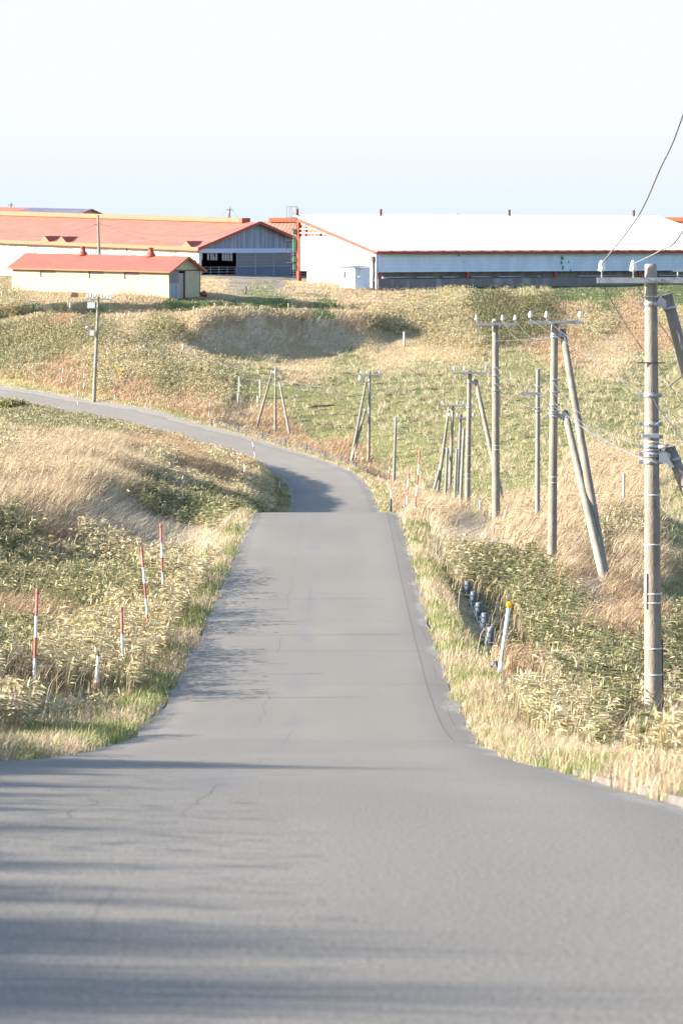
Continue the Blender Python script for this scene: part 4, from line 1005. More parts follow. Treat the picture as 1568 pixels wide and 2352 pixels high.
# --- tall pole with transformer on the left
dL = 302
pL, onL, _ = pole(dL, (226, 681), (216, 917), .11, .17, 'tall pole with a transformer and insulators beside the road on the left', group=None, bands=(740, 764, 823), ties=(832, 842))
m = MB()
A_ = at(201, 694, dL - .4); B_ = at(221, 707, dL - .4)
m.box((A_.x, dL - .75, B_.z), (B_.x - .1, dL - .2, A_.z)); m.build('transformer', M['whitest'], pL)
m = MB(); m.bar(at(200, 687, dL - .25), at(256, 688, dL - .25), .09); m.bar(at(201, 708, dL - .25), at(226, 708, dL - .25), .08); m.build('crossarm', M['galv'], pL)
for x, y in ((201, 684), (208, 683), (214, 684), (219, 681), (234, 684), (240, 685), (247, 686), (255, 688)):
    i_ = MB(); insulator(i_, at(x, y, dL - .25) + Vector((0, 0, .05)), 1.5); i_.build('insulator', M['porcelain'], pL)
m = MB(); A_ = at(212, 764, dL - .2); m.box((A_.x - .2, dL - .45, A_.z - .25), (A_.x + .15, dL - .1, A_.z + .2)); m.build('meter_box', M['whitest'], pL)
m = MB(); m.bar(at(222, 752, dL), at(208, 751, dL), .05); m.lathe([(.05, 0), (.13, .1), (.14, .35), (.05, .45)], at(208, 751, dL), (-1, 0, -.1), 10); m.build('street_light_arm', M['galv'], pL)
# --- pole behind the shed and distant ones
pS, onS, _ = pole(405, (225, 494), (230, 660), .12, .17, 'pole rising behind the cream shed against the long red roof', group=None, bolts=False)
m = MB(); m.bar(at(219, 516, 404.7), at(232, 515, 404.7), .1); m.build('crossarm', M['galv'], pS)
for d, t, b, lab in ((660, (25, 465), (25, 560), 'tiny distant pole behind the far left hall'), (560, (527, 476), (527, 580), 'distant dark pole with a short prop above the red ridge'), (640, (1051, 490), (1051, 560), 'tiny distant pole just showing over the white roof')):
    r_ = pole(d, t, b, .14, .18, lab, mat_='polewood', group=None, bolts=False)[0]
    m = MB(); q = at(t[0], t[1] + 5, d); m.bar(q - Vector((.5, .2, 0)), q + Vector((.5, -.2, 0)), .12); m.build('crossarm', M['polewood'], r_)
    if d == 560:
        m = MB(); m.tube([at(522, 506, d), at(525.5, 492, d)], .1, 6); m.build('prop', M['polewood'], r_)
    for sgn in (-1, 1):
        w_ = wire([q + Vector((.45 * sgn, -.2, 0)), at(t[0] + sgn * 62, t[1] + 40, d)], 'hair thin wire sloping away from the pole %s' % ('above the red ridge' if d == 560 else 'over the white roof' if d == 640 else 'behind the far left hall'), .035, 'blackwire', 'wires of the distant pole at %d' % t[0], sag=1.0)
        w_['group'] = 'wires of the ' + lab[:40].strip()

# --- wires
I = lambda x, y, d: at(x, y, d)
wire([at(1380, 607, 56.2), at(1462, 500, 48.6), at(1516, 385, 43.6), at(1568, 262, 40), (3.7, 30, EYE + 3.4), (3.45, 18, EYE + 5.8)], 'pale wire climbing steeply from the outer left insulator to the sky', .028)
wire([at(1452, 607, 56.2), at(1515, 575, 52), at(1568, 530, 48.5), (4.35, 36, EYE + 1.6), (4.1, 20, EYE + 4.3)], 'pale wire rising from the second insulator past the white roof', .028)
wire([at(1383, 622, 56.35), at(1387, 660, 56.9), at(1468, 792, 60), at(1510, 836, 62), at(1568, 925, 66), at(1750, 1130, 78)], 'black cable falling from the outer insulator behind the nearest pole', .014, 'blackwire')
wire([at(1455, 622, 56.35), at(1480, 690, 57.5), at(1530, 765, 60), at(1568, 818, 63), at(1750, 1050, 76)], 'black cable falling from the second insulator to the right edge', .014, 'blackwire')
wire([at(1508, 908, 56.2), at(1530, 893, 55.5), at(1568, 862, 54), at(1700, 760, 46)], 'dark twisted cable rising right from a band on the nearest pole', .02, 'blackwire')
wire([at(1500, 915, 56.1), at(1512, 938, 55.5), at(1545, 980, 54), at(1568, 1012, 53), at(1660, 1120, 49)], 'thick black cable looping down right from the nearest pole', .022, 'blackwire')
wire([at(1504, 975, 56.1), at(1530, 958, 55.6), at(1545, 947, 55), at(1568, 930, 54), at(1680, 850, 48)], 'grey cable rising right below the dark twisted one', .016)
wire([at(1532, 1026, 56.1), at(1552, 1022, 55.5), at(1568, 1012, 55), at(1700, 940, 49)], 'grey cable leaving the terminal on the nearest pole', .014)
for (x0, y0), (x1, y1), sg in (((1268, 873, ), (1493, 1026), .35), ((1268, 897), (1493, 1060), .25), ((1268, 918), (1493, 1061), .2), ((1268, 930), (1493, 1063), .1)):
    wire([at(x0, y0, 99.8), at(x1, y1, 56.1)], 'thin pale communication wire slung from the double braced pole to the nearest pole', .014, 'wire', 'communication wires between the two right poles', sag=sg, n=20)
for (x0, y0), (x1, y1) in (((1217, 733), (1500, 918)), ((1254, 733), (1520, 950)), ((1331, 733), (1568, 905))):
    wire([at(x0, y0, 99.8), at(x1, y1, 90), at(x1 + 220, y1 + 160, 84)], 'thin pale wire running down right from the double braced pole behind the nearest pole', .012, 'wire', 'power wires leaving the double braced pole')
for (x0, y0), (x1, y1), mid in (((1093, 735), (1268, 775), (1120, 780)), ((1153, 735), (1268, 776), (1190, 780)), ((1182, 735), (1268, 777), (1220, 775))):
    wire([at(x0, y0, 121), at(mid[0], mid[1], 116), at(x1, y1, 100)], 'thin pale wire drooping between the crest pole and the double braced pole', .013, 'wire', 'wires drooping right of the crest pole')
for y0, y1, sg in ((845, 872, .45), (862, 900, .4), (882, 930, .35)):
    wire([at(1140, y0, 120.9), at(1266, y1, 99.9)], 'low pale wire between the crest pole and the double braced pole', .013, 'wire', 'low wires right of the crest pole', sag=sg)
for x0, x1, sg in ((1042, 1093, .7), (1066, 1153, .6), (1115, 1182, .5)):
    wire([at(x0, 850, 164.8), at(x1, 738, 121)], 'thin pale wire from the cluster pole up to the crest pole', .011, 'wire', 'wires left of the crest pole', sag=sg)
for y0, y1 in ((936, 845), (1003, 882)):
    wire([at(1080, y0, 164.8), at(1136, y1, 121)], 'dark low cable from the cluster pole up to the crest pole', .014, 'blackwire', 'dark cables left of the crest pole', sag=.4)
for x0, x1 in ((1014, 1042), (1049, 1066), (1064, 1115)):
    wire([at(x0, 926, 221.8), at(x1, 850, 165)], 'thin pale wire between two poles of the cluster', .013, 'wire', 'wires within the cluster', sag=.7)
for x0, y0, x1, y1 in ((871, 858, 1014, 926), (850, 902, 907, 972), (850, 938, 907, 990)):
    wire([at(x0, y0, 261.8), at(x1, y1, 222 if x1 > 1000 else 243)], 'faint wire from the bend pole toward the cluster', .016, 'wire', 'wires right of the bend pole', sag=.6)
for y0 in (972, 990):
    wire([at(908, y0, 243), at(1036, y0 + 40, 222)], 'faint wire from the lone slim pole toward the cluster', .016, 'wire', 'wires right of the lone slim pole', sag=.5)
for y0, ym, ye, sg in ((739, 870, 903, 0), (760, 884, 912, 0)):
    wire([at(228, y0, 301.8), at(402, y0 + 62, 292), at(632, ym, 279), at(843, ye, 262)], 'long pale wire from the transformer pole past the tripod to the bend pole', .028, 'wire', 'long wires across the hillside')
for x1, y1, sg in ((588, 525, 2.2), (588, 512, 1.6)):
    wire([at(228, 512, 405), at(x1, y1, 455)], 'thin dark wire crossing in front of the long red roof, right part', .03, 'blackwire', 'wires right of the pole behind the shed', sag=sg)
for y1 in (512, 548):
    wire([at(224, 513, 405), at(-60, y1, 440)], 'thin dark wire crossing the long red roof to the left edge', .03, 'blackwire', 'wires left of the pole behind the shed', sag=1.6)

# --- snow poles: red and white striped rods
CLEAR = []           # spots where the plants are trodden low: (x, y, half width, metres towards the camera, height kept)
def snow_pole(d, top, base, label, r=.03, broken=False, seg_=.245, foot=False, first_red=True):
    tp, bp_ = at(*top, d), at(*base, d)
    g0 = ground(bp_.x, bp_.y)
    e = (bp_ - tp).normalized(); bot = bp_ + e * (max(0, bp_.z - g0) + .25)
    L_ = (bot - tp).length
    if d < 140: CLEAR.append((bp_.x, bp_.y, .4, 3.4, .3))
    pts, mi = [tp], []
    z = 0; red = first_red; ln = seg_ * 1.25
    if broken: pts.append(tp + e * .07); mi.append(2); z = .07; red = False
    while z < L_ - .05:
        z2 = min(L_, z + ln); pts.append(tp + e * z2); mi.append(0 if red else 1); red = not red; z = z2; ln = seg_
        if foot and z > L_ - .75 and not red: pass
    if foot: mi[-1] = 2
    mb = MB()
    if not broken: mb.lathe([(r * .6, -.02), (r * 1.1, 0), (r * 1.15, .06), (r, .08)], tp, e, 10, 0)
    mb.tube(pts, r if not broken else [r * .3] + [r] * (len(pts) - 1), 10, mi)
    return tag(mb.build('snow_pole', [M['red'], M['whitest'], M['blacktip']]), label, 'snow pole', 'red and white snow poles along the road')
SN = [(60.6, (86, 1354), (75, 1648), 'tall red and white snow pole with a black foot, nearest the left edge', dict(foot=True, seg_=.37)),
 (61, (226, 1498), (216, 1640), 'short broken snow pole with a dark jagged top on the left verge', dict(broken=True, seg_=.37)),
 (66, (279, 1396), (284, 1580), 'slim snow pole right of the short broken one, half sunk in bamboo grass', dict(seg_=.40)),
 (75, (325, 1258), (344, 1480), 'snow pole leaning left at the top, middle of the left bank', dict(seg_=.34)),
 (85, (369, 1204), (376, 1400), 'snow pole on the left bank standing farthest from the camera, nearly upright', dict(seg_=.36)),
 (200, (562, 1046), (560, 1150), 'snow pole left of the yellow sign in the brush inside the bend', dict(seg_=.42)),
 (228, (588, 1086), (593, 1135), 'snow pole tilted in front of the yellow sign in the brush', dict(seg_=.4)),
 (246, (577, 1000), (588, 1062), 'leaning snow pole rising from brush against the road inside the bend', dict(seg_=.36)),
 (222, (641, 1088), (644, 1152), 'snow pole at the tip of the brush on the inside of the bend', dict(seg_=.4)),
 (131, (964, 1035), (953, 1172), 'tallest snow pole of the group right beyond the road crest', dict(seg_=.40)),
 (165, (940, 1073), (932, 1180), 'snow pole just left of the tallest beyond the road crest, leaning', dict(seg_=.42)),
 (225, (896, 1053), (889, 1130), 'snow pole leaning over the right roadside, left of the lone slim pole', dict(seg_=.42)),
 (192, (898, 1104), (897, 1180), 'low snow pole beside the road where it vanishes behind the crest', dict(seg_=.4)),
 (256, (816, 1024), (815, 1070), 'snow pole in front of the braces of the bend pole', dict(seg_=.38)),
 (283, (484, 909), (478, 966), 'snow pole beside the gravel turnout on the outside of the bend', dict(seg_=.4)),
 (301, (263, 892), (264, 958), 'snow pole on the near side of the far road, right of the transformer pole', dict(seg_=.42)),
 (301, (179, 884), (178, 950), 'snow pole on the near side of the far road, left of the transformer pole', dict(seg_=.42)),
 (307, (194, 842), (191, 908), 'upright snow pole on the far verge just left of the transformer pole', dict(seg_=.45)),
 (312, (147, 830), (139, 896), 'leaning snow pole on the far verge, second from the left edge there', dict(seg_=.45)),
 (330, (40, 857), (44, 912), 'small snow pole by the far road near the left edge above the bush', dict(seg_=.38))]
for d, t, b, lab, kw in SN: snow_pole(d, t, b, lab, r=.027 if d < 120 else .03, **kw)

# --- cable guardrail on the right: posts and slack cables
def rail_post(x, ytop, d, label, r=.062, h=None, broken=False, lean=(0, 0), group='cable guardrail posts'):
    tp = at(x, ytop, d); g0 = ground(tp.x, tp.y)
    bot = Vector((tp.x - lean[0], tp.y, min(g0, tp.z - .25) - .25))
    mb = MB()
    mb.tube([bot, tp - Vector((0, 0, .015)), tp, tp - Vector((0, 0, -.004))], [r, r, r * .93, r * .3], 16)
    root = mb.build('guardrail_post', M['rail'])
    tag(root, label, 'guardrail post', group)
    inv = Vector(root.location)
    CLEAR.append((tp.x, tp.y, .85 if d < 140 else .6, 7 if d < 140 else 6, .10))
    for k, dz in enumerate((.09, .21, .33)):
        if tp.z - dz < g0 - .02: break
        c = MB(); q = bot.lerp(tp, 1 - dz / (tp.z - bot.z)) if tp.z > bot.z else tp
        c.lathe([(r + .002, -.008), (r + .009, 0), (r + .002, .008)], q, seg=16)
        c.box((q.x - r - .03, q.y - .05, q.z - .02), (q.x - r + .005, q.y + .05, q.z + .02))
        c.build('cable_clip', M['cable'], root)
    return tp
near = [(1074, 1335, 92), (1088, 1359, 88), (1100, 1384, 84), (1114, 1408, 80), (1127, 1440, 76)]
nm = ['farthest of the five bluish guardrail posts, with a bracket on top', 'second farthest of the five bluish guardrail posts', 'middle one of the five bluish guardrail posts', 'fourth bluish guardrail post, second nearest of the five', 'nearest and lowest of the five bluish guardrail posts']
tops = [rail_post(x, y, d, l, r=.085, lean=(.04, 0)) for (x, y, d), l in zip(near, nm)]
rail_post(1136, 1519, 66.3, 'short stub guardrail post beside the white reflector post', r=.058, group=None)
for k, dz in enumerate((.09, .21, .33, .42)):
    P = []
    for i, t in enumerate(tops):
        P.append(t + Vector((-.10 - .02 * k, -.05, -dz)))
        if i < 4: n_ = tops[i + 1]; P.append((t + n_) / 2 + Vector((-.10, 0, -dz - .14 - .05 * ((i + k) % 3))))
    P.append(tops[-1] + Vector((-.08, -1.6, -dz - .45)))
    wire(P, 'slack steel cable looping along the five bluish guardrail posts', .024, 'cable', 'slack cables of the near guardrail', name='guardrail_cable')
far_posts = [(485, 962, 281), (547, 977, 277), (603, 991, 273), (655, 1006, 268), (704, 1024, 263), (746, 1040, 258), (783, 1052, 254), (816, 1064, 251), (843, 1077, 246), (897, 1135, 190), (923, 1152, 172), (931, 1154, 168)]
fl = ['at the turnout end of the bend cable fence', 'left of the tripod poles', 'below the leftmost leg of the tripod', 'between the upright and right leg of the tripod', 'right of the tripod, first along the bend', 'right of the tripod, second along the bend', 'left of the bend pole braces', 'under the bend pole braces', 'at the foot of the bend pole', 'beside the low snow pole past the crest', 'left of the pair beyond the crest', 'right of the pair beyond the crest']
ft = []
for (x, y, d), l in zip(far_posts, fl):
    tp = at(x, y, d); g0 = ground(tp.x, tp.y)
    if tp.z < g0 + .45: y -= (g0 + .5 - tp.z) * F / d
    elif tp.z > g0 + .9: y += (tp.z - g0 - .8) * F / d
    ft.append(rail_post(x, y, d, 'small grey guardrail post ' + l, r=.075))
for k in range(3):
    wire([p + Vector((-.05, -.1, -.1 - .14 * k)) for p in ft[:9]], 'thin cable linking the small guardrail posts round the outside of the bend', .03, 'wire', 'cables of the bend guardrail', name='guardrail_cable')

# --- reflector post, small marker posts
d = 66
b0, t0 = at(1149, 1534, d), at(1167, 1397, d)
CLEAR.append((b0.x, b0.y, .3, 2.5, .4)); CLEAR += [(5.04, 56.3, .6, 7, .2), (-5.4, 60.6, .6, 10, .12), (-4.3, 61, .5, 8, .15)]
root = empty('reflector_post', b0 - Vector((0, 0, .1)), 'white post with a round amber reflector, leaning right beside the road', 'reflector post')
e = (t0 - b0).normalized()
m = MB(); m.tube([b0 - e * .35, b0 + e * .10], .042, 12); m.build('sleeve', M['whitest'], root)
m = MB(); m.tube([b0 + e * .09, t0], .034, 14); m.build('post', M['whitest'], root)
m = MB(); q = at(1169, 1389, d); m.lathe([(.028, -.03), (.055, -.022), (.058, -.01), (.058, .02), (.05, .026)], q + Vector((0, -.02, 0)), (0, 1, 0), 24); m.build('reflector', M['amber'], root)
m = MB(); m.tube([t0 - e * .02, q], .02, 8); m.build('collar', M['galv'], root)
def stake(x, yt, yb, r, label, d0, d1, m='postconc', group=None, name='marker_post', cat='marker post', lean=0, yl=0):
    d = hit(x, yb, d0, d1, None)
    b = at(x, yb, d); b.z = min(b.z, ground(b.x, b.y)); t = at(x + lean, yt, d)
    mb = MB(); mb.tube([b - Vector((0, 0, .3)), b.lerp(t, .5), t - Vector((0, 0, .01)), t], [r, r, r, r * .8], 8)
    return tag(mb.build(name, M[m]), label, cat, group)
stake(1050, 1249, 1282, .035, 'short pale post in the grass on the right verge below the crest', 98, 108)
stake(834, 1050, 1066, .06, 'short pale post at the pasture edge left of the bend pole foot', 240, 268)
stake(1102, 1148, 1185, .06, 'dark short post right of the cluster beyond the crest', 150, 215)
stake(1432, 1086, 1112, .05, 'pale fence post in straw left of the nearest pole', 120, 132)
stake(547, 903, 929, .08, 'thick short post under the left white rod by the hill foot', 285, 312)
stake(592, 909, 936, .08, 'thick short post under the right white rod by the hill foot', 280, 308)
stake(549, 865, 912, .05, 'thin white rod standing at the hill foot, left one', 285, 312, 'whitest')
stake(597, 872, 914, .05, 'thin white rod standing at the hill foot, right one', 280, 308, 'whitest')
FP = [(161.5,695,716,.13),(155.6,690,703,.06),(166,735,748,.11),(331,792,810,.12),(421,790,812,.13),(445,703,721,.07),(376,707,715,.05),(320,696,713,.06),(298,702,711,.05),(66,687,699,.06),(5,668,690,.08),(112,692,701,.05),(460,710,720,.05),(493,695,710,.06),(519,696,711,.06),(570,700,720,.05),(598,700,713,.05),(602,700,713,.05),(638,698,709,.05),(662,696,713,.06),(702,704,711,.05),(775,697,713,.06),(928,762,795,.12)]
FL = ['thick pale fence post on the left hilltop, left of the transformer pole','thin fence post beside the thick pale one on the left hilltop','thick short post on the slope below the left hilltop','pale stump of a post beside dark bamboo grass, left of a taller one','pale post on the hillside where the gully begins','fence post at the notch where the hill meets the gully','stubby fence post left of the notch','tall fence post against the dark bank right of the transformer pole','stubby fence post just right of the transformer pole','tilted pale stake near the left hilltop','pale stake near the left edge below the shed','short stake right of the tilted one on the left hilltop','small stake just right of the notch','fence post above the left end of the gully','fence post above the gully, second from its left end','tall thin fence post above the middle left of the gully','left post of a close pair above the gully','right post of a close pair above the gully','short fence post above the middle of the gully','tall fence post above the middle of the gully','stubby fence post above the right half of the gully','lone fence post above the right end of the gully','thick pale post at the pasture top left of the bamboo mound']
fp = []
for (x, yt, yb, r), l in zip(FP, FL):
    o = stake(x, yt, yb, r, l, 330, 395, 'postconc' if r > .1 else 'postwood', 'old fence posts on the hillside', 'fence_post', 'fence post', lean=4 if x == 66 else 0)
# --- small things
dd = hit(591, 1112, 195, 235, 215)
root = empty('warning_sign', at(591, 1122, 215), 'small yellow diamond sign half hidden in brush inside the bend', 'sign')
c = at(591, 1109, 215)
m = MB()
for y_, fl_ in ((-.02, 0), (.0, 1)):
    m.face([c + Vector((v[0], y_, v[1])) for v in ((0, .26), (.26, 0), (0, -.26), (-.26, 0))][::(-1 if fl_ else 1)])
m.build('panel', M['yellow'], root)
m = MB(); m.tube([c + Vector((0, .04, .1)), c - Vector((0, -.04, 1.6))], .03, 8); m.build('post', M['galv'], root)
q = at(467, 679, hit(467, 681, 380, 420, 395)); m = MB(); m.lathe([(.1, -.1), (.42, .02), (.46, .2), (.34, .42), (.12, .52), (.1, .6)], q, (.2, 0, 1), 14)
tag(m.build('buoy', M['orange']), 'orange rounded float lying in grass right of the cream shed', 'float')
d = 383; q = at(170, 670, d); q.z = ground(q.x, q.y); m = MB(); m.box((-.38, -.03, 0), (.38, .03, .62), 0, Matrix.Translation(q) @ Matrix.Rotation(R(-25), 4, 'X') @ Matrix.Rotation(R(12), 4, 'Y'))
tag(m.build('board', M['brown']), 'dark rusty board leaning before the cream shed wall', 'board')
d = hit(737, 936, 270, 310, 288); q = at(706, 936, d); q2 = at(769, 934, d); 
for v in (q, q2): v.z = ground(v.x, v.y) + .06
m = MB(); m.tube([q, q.lerp(q2, .3) + Vector((0, 0, .05)), q.lerp(q2, .7), q2], [.05, .08, .075, .04], 8); tag(m.build('log', M['brown']), 'dark fallen log lying on the pasture right of the tripod', 'log')
d = hit(563, 676, 395, 440, 410); q = at(563, 676, d); m = MB(); m.tube([q - Vector((0, 0, .4)), q + Vector((.12, 0, .9))], .1, 8); tag(m.build('stump_post', M['darkmetal']), 'short dark leaning post in grass before the barn yard', 'post')
for (x0, y0, x1, y1), lab, ms in (((264, 838, 286, 872), 'yellow guy wire cover slanting on the brown hillside', (M['yellow'],)), ((278, 848, 297, 872), 'yellow and black striped guy wire cover on the brown hillside', (M['yellow'], M['blacktip']))):
    d = hit(x1, y1, 300, 345, 318) - .4; m = MB(); a, b = at(x0, y0, d - .5), at(x1, y1, d) - Vector((0, 0, .3))
    m.tube([a.lerp(b, i / 8) for i in range(9)], .045, 8, [i % len(ms) for i in range(8)]); tag(m.build('guy_cover', list(ms)), lab, 'guy cover')
# pale concrete gutter edge on the near right roadside
m = MB(); ys = np.arange(15, 31, 1.0)
for y0, y1 in zip(ys[:-1], ys[1:]):
    for (xa, xb, h0, h1) in ((2.00, 2.14, .012, .02), (2.14, 2.16, .02, -.2), (1.98, 2.00, -.1, .012)):
        m.face([Vector((xa, y0, EYE + road_prof(y0) + h0)), Vector((xb, y0, EYE + road_prof(y0) + h1)), Vector((xb, y1, EYE + road_prof(y1) + h1)), Vector((xa, y1, EYE + road_prof(y1) + h0))])
o = m.build('kerb', mat('pale_kerb', (.135,.125,.115), .9, (.11,.10,.09), 2.2, 6, lo=.5, hi=.62, bump=.3)); tag(o, 'low pale concrete kerb edging the near right side of the road', 'kerb', kind='structure')
BLOCK = [(S, -.3, 22.2, -.2, 6.3), (B, -8.4, 69, -.6, 25.5), (K, -.2, 20.6, -.5, 59), (A2, -.1, 4.1, -.1, 2.3)]
# ------------------------------------------------------------------ plants
class Veg:
    def __init__(self): self.V = []; self.Q = []; self.Tr = []; self.C = []; self.n = 0
    def blades(self, P, h, w, lx, ly, col, tipcol=None):
        N = len(P)
        if N == 0: return
        a = rng.random(N) * np.pi
        sx_, sy_ = np.cos(a) * w / 2, np.sin(a) * w / 2
        bl = P + np.c_[-sx_, -sy_, -.03 * np.ones(N)]; br = P + np.c_[sx_, sy_, -.03 * np.ones(N)]
        L = np.hypot(lx, ly); hz = np.sqrt(np.maximum(h * h - L * L, (0.25 * h) ** 2))
        mid = P + np.c_[lx * .33, ly * .33, hz * .62]
        ml = mid + np.c_[-sx_, -sy_, np.zeros(N)] * .8; mr_ = mid + np.c_[sx_, sy_, np.zeros(N)] * .8
        tp = P + np.c_[lx, ly, hz]
        v = np.stack([bl, br, ml, mr_, tp], 1).reshape(-1, 3)
        i = self.n + np.arange(N) * 5
        self.Q.append(np.stack([i, i+1, i+3, i+2], 1)); self.Tr.append(np.stack([i+2, i+3, i+4], 1))
        tc = col if tipcol is None else tipcol
        self.C.append(np.stack([col, col, col, col, tc], 1).reshape(-1, 3)); self.V.append(v); self.n += 5 * N
    def leaves(self, P, D, ln, w, col, edge=None):
        N = len(P)
        if N == 0: return
        D = D / np.linalg.norm(D, axis=1)[:, None]
        up = rng.normal(0, .35, (N, 3)) + np.array((0, 0, 1.0))
        s = np.cross(D, up); s /= np.linalg.norm(s, axis=1)[:, None] + 1e-6
        nrm = np.cross(s, D)
        mid = P + D * (ln * .42)[:, None] + nrm * (ln * .05)[:, None]
        tip = P + D * ln[:, None] - np.c_[np.zeros(N), np.zeros(N), ln * .16]
        a = mid + s * (w / 2)[:, None] - nrm * (w * .12)[:, None]; b_ = mid - s * (w / 2)[:, None] - nrm * (w * .12)[:, None]
        v = np.stack([P, a, tip, b_], 1).reshape(-1, 3)
        i = self.n + np.arange(N) * 4
        self.Tr.append(np.concatenate([np.stack([i, i+1, i+2], 1), np.stack([i, i+2, i+3], 1)]))
        ec = col if edge is None else edge
        self.C.append(np.stack([col, ec, ec, ec], 1).reshape(-1, 3)); self.V.append(v); self.n += 4 * N
    def build(self, name, m, label, cat):
        q = np.concatenate(self.Q) if self.Q else None
        t = np.concatenate(self.Tr) if self.Tr else None
        o = fast_mesh(name, np.concatenate(self.V), q, np.concatenate(self.C), m, t)
        return tag(o, label, cat, kind='stuff')

def pick(pal, N, jit=.12):
    cols = np.array([p[:3] for p in pal]); pr = np.array([p[3] for p in pal]); pr = pr / pr.sum()
    c = cols[rng.choice(len(pal), N, p=pr)]
    c = (c * .92 + c.mean(1)[:, None] * .08) * .92
    return np.clip(c * (1 + rng.normal(0, jit, (N, 1))) * (1 + rng.normal(0, .04, (N, 3))), .01, .9)

def sample(y0, y1, dens, margin=2.5):
    """random points between distances y0 and y1, about dens per square metre, over the visible fan"""
    hw0 = .098 * y0 + margin; hw1 = .098 * y1 + margin
    n = int((hw0 + hw1) * (y1 - y0) * dens)
    Y = np.sqrt(rng.random(n) * ((hw1 ** 2) - hw0 ** 2) + hw0 ** 2) if hw1 > hw0 else rng.random(n)
    Y = (Y - margin) / .098
    X = (rng.random(n) * 2 - 1) * (.098 * Y + margin)
    return X, Y

STRAW = [(.52,.41,.26,4),(.60,.49,.33,3),(.43,.32,.19,2),(.36,.25,.15,1)]
RED = [(.46,.32,.19,4),(.52,.40,.25,3),(.38,.24,.14,2),(.30,.27,.13,1)]
MOWN = [(.56,.48,.36,4),(.62,.54,.41,3),(.46,.39,.28,2)]
GREEN = [(.17,.23,.06,4),(.24,.29,.09,3),(.40,.35,.18,2)]
SASA = [(.125,.155,.05,4),(.21,.235,.085,3),(.37,.37,.18,4),(.54,.48,.28,3),(.38,.30,.16,1)]
DRYS = [(.68,.56,.32,5),(.60,.48,.26,3),(.46,.43,.21,2),(.26,.27,.10,1.3),(.72,.63,.43,3)]
PAST = [(.54,.46,.29,4),(.62,.54,.36,3),(.42,.38,.20,2)]
DARKS = [(.085,.115,.045,5),(.13,.155,.06,3),(.30,.29,.14,1.5),(.46,.40,.22,1)]
SHADE_GREEN = [(.07,.115,.055,5),(.10,.145,.07,3),(.30,.28,.16,1)]  # dark greens paint shade into the grass of the banks below shed and barn
FARS = [(.17,.195,.075,3),(.27,.28,.13,3),(.45,.42,.23,4),(.60,.52,.32,4)]  # bamboo paler with distance, air haze put into the leaf colours
PGRN = [(.27,.275,.13,4),(.34,.33,.18,3),(.43,.39,.23,3)]

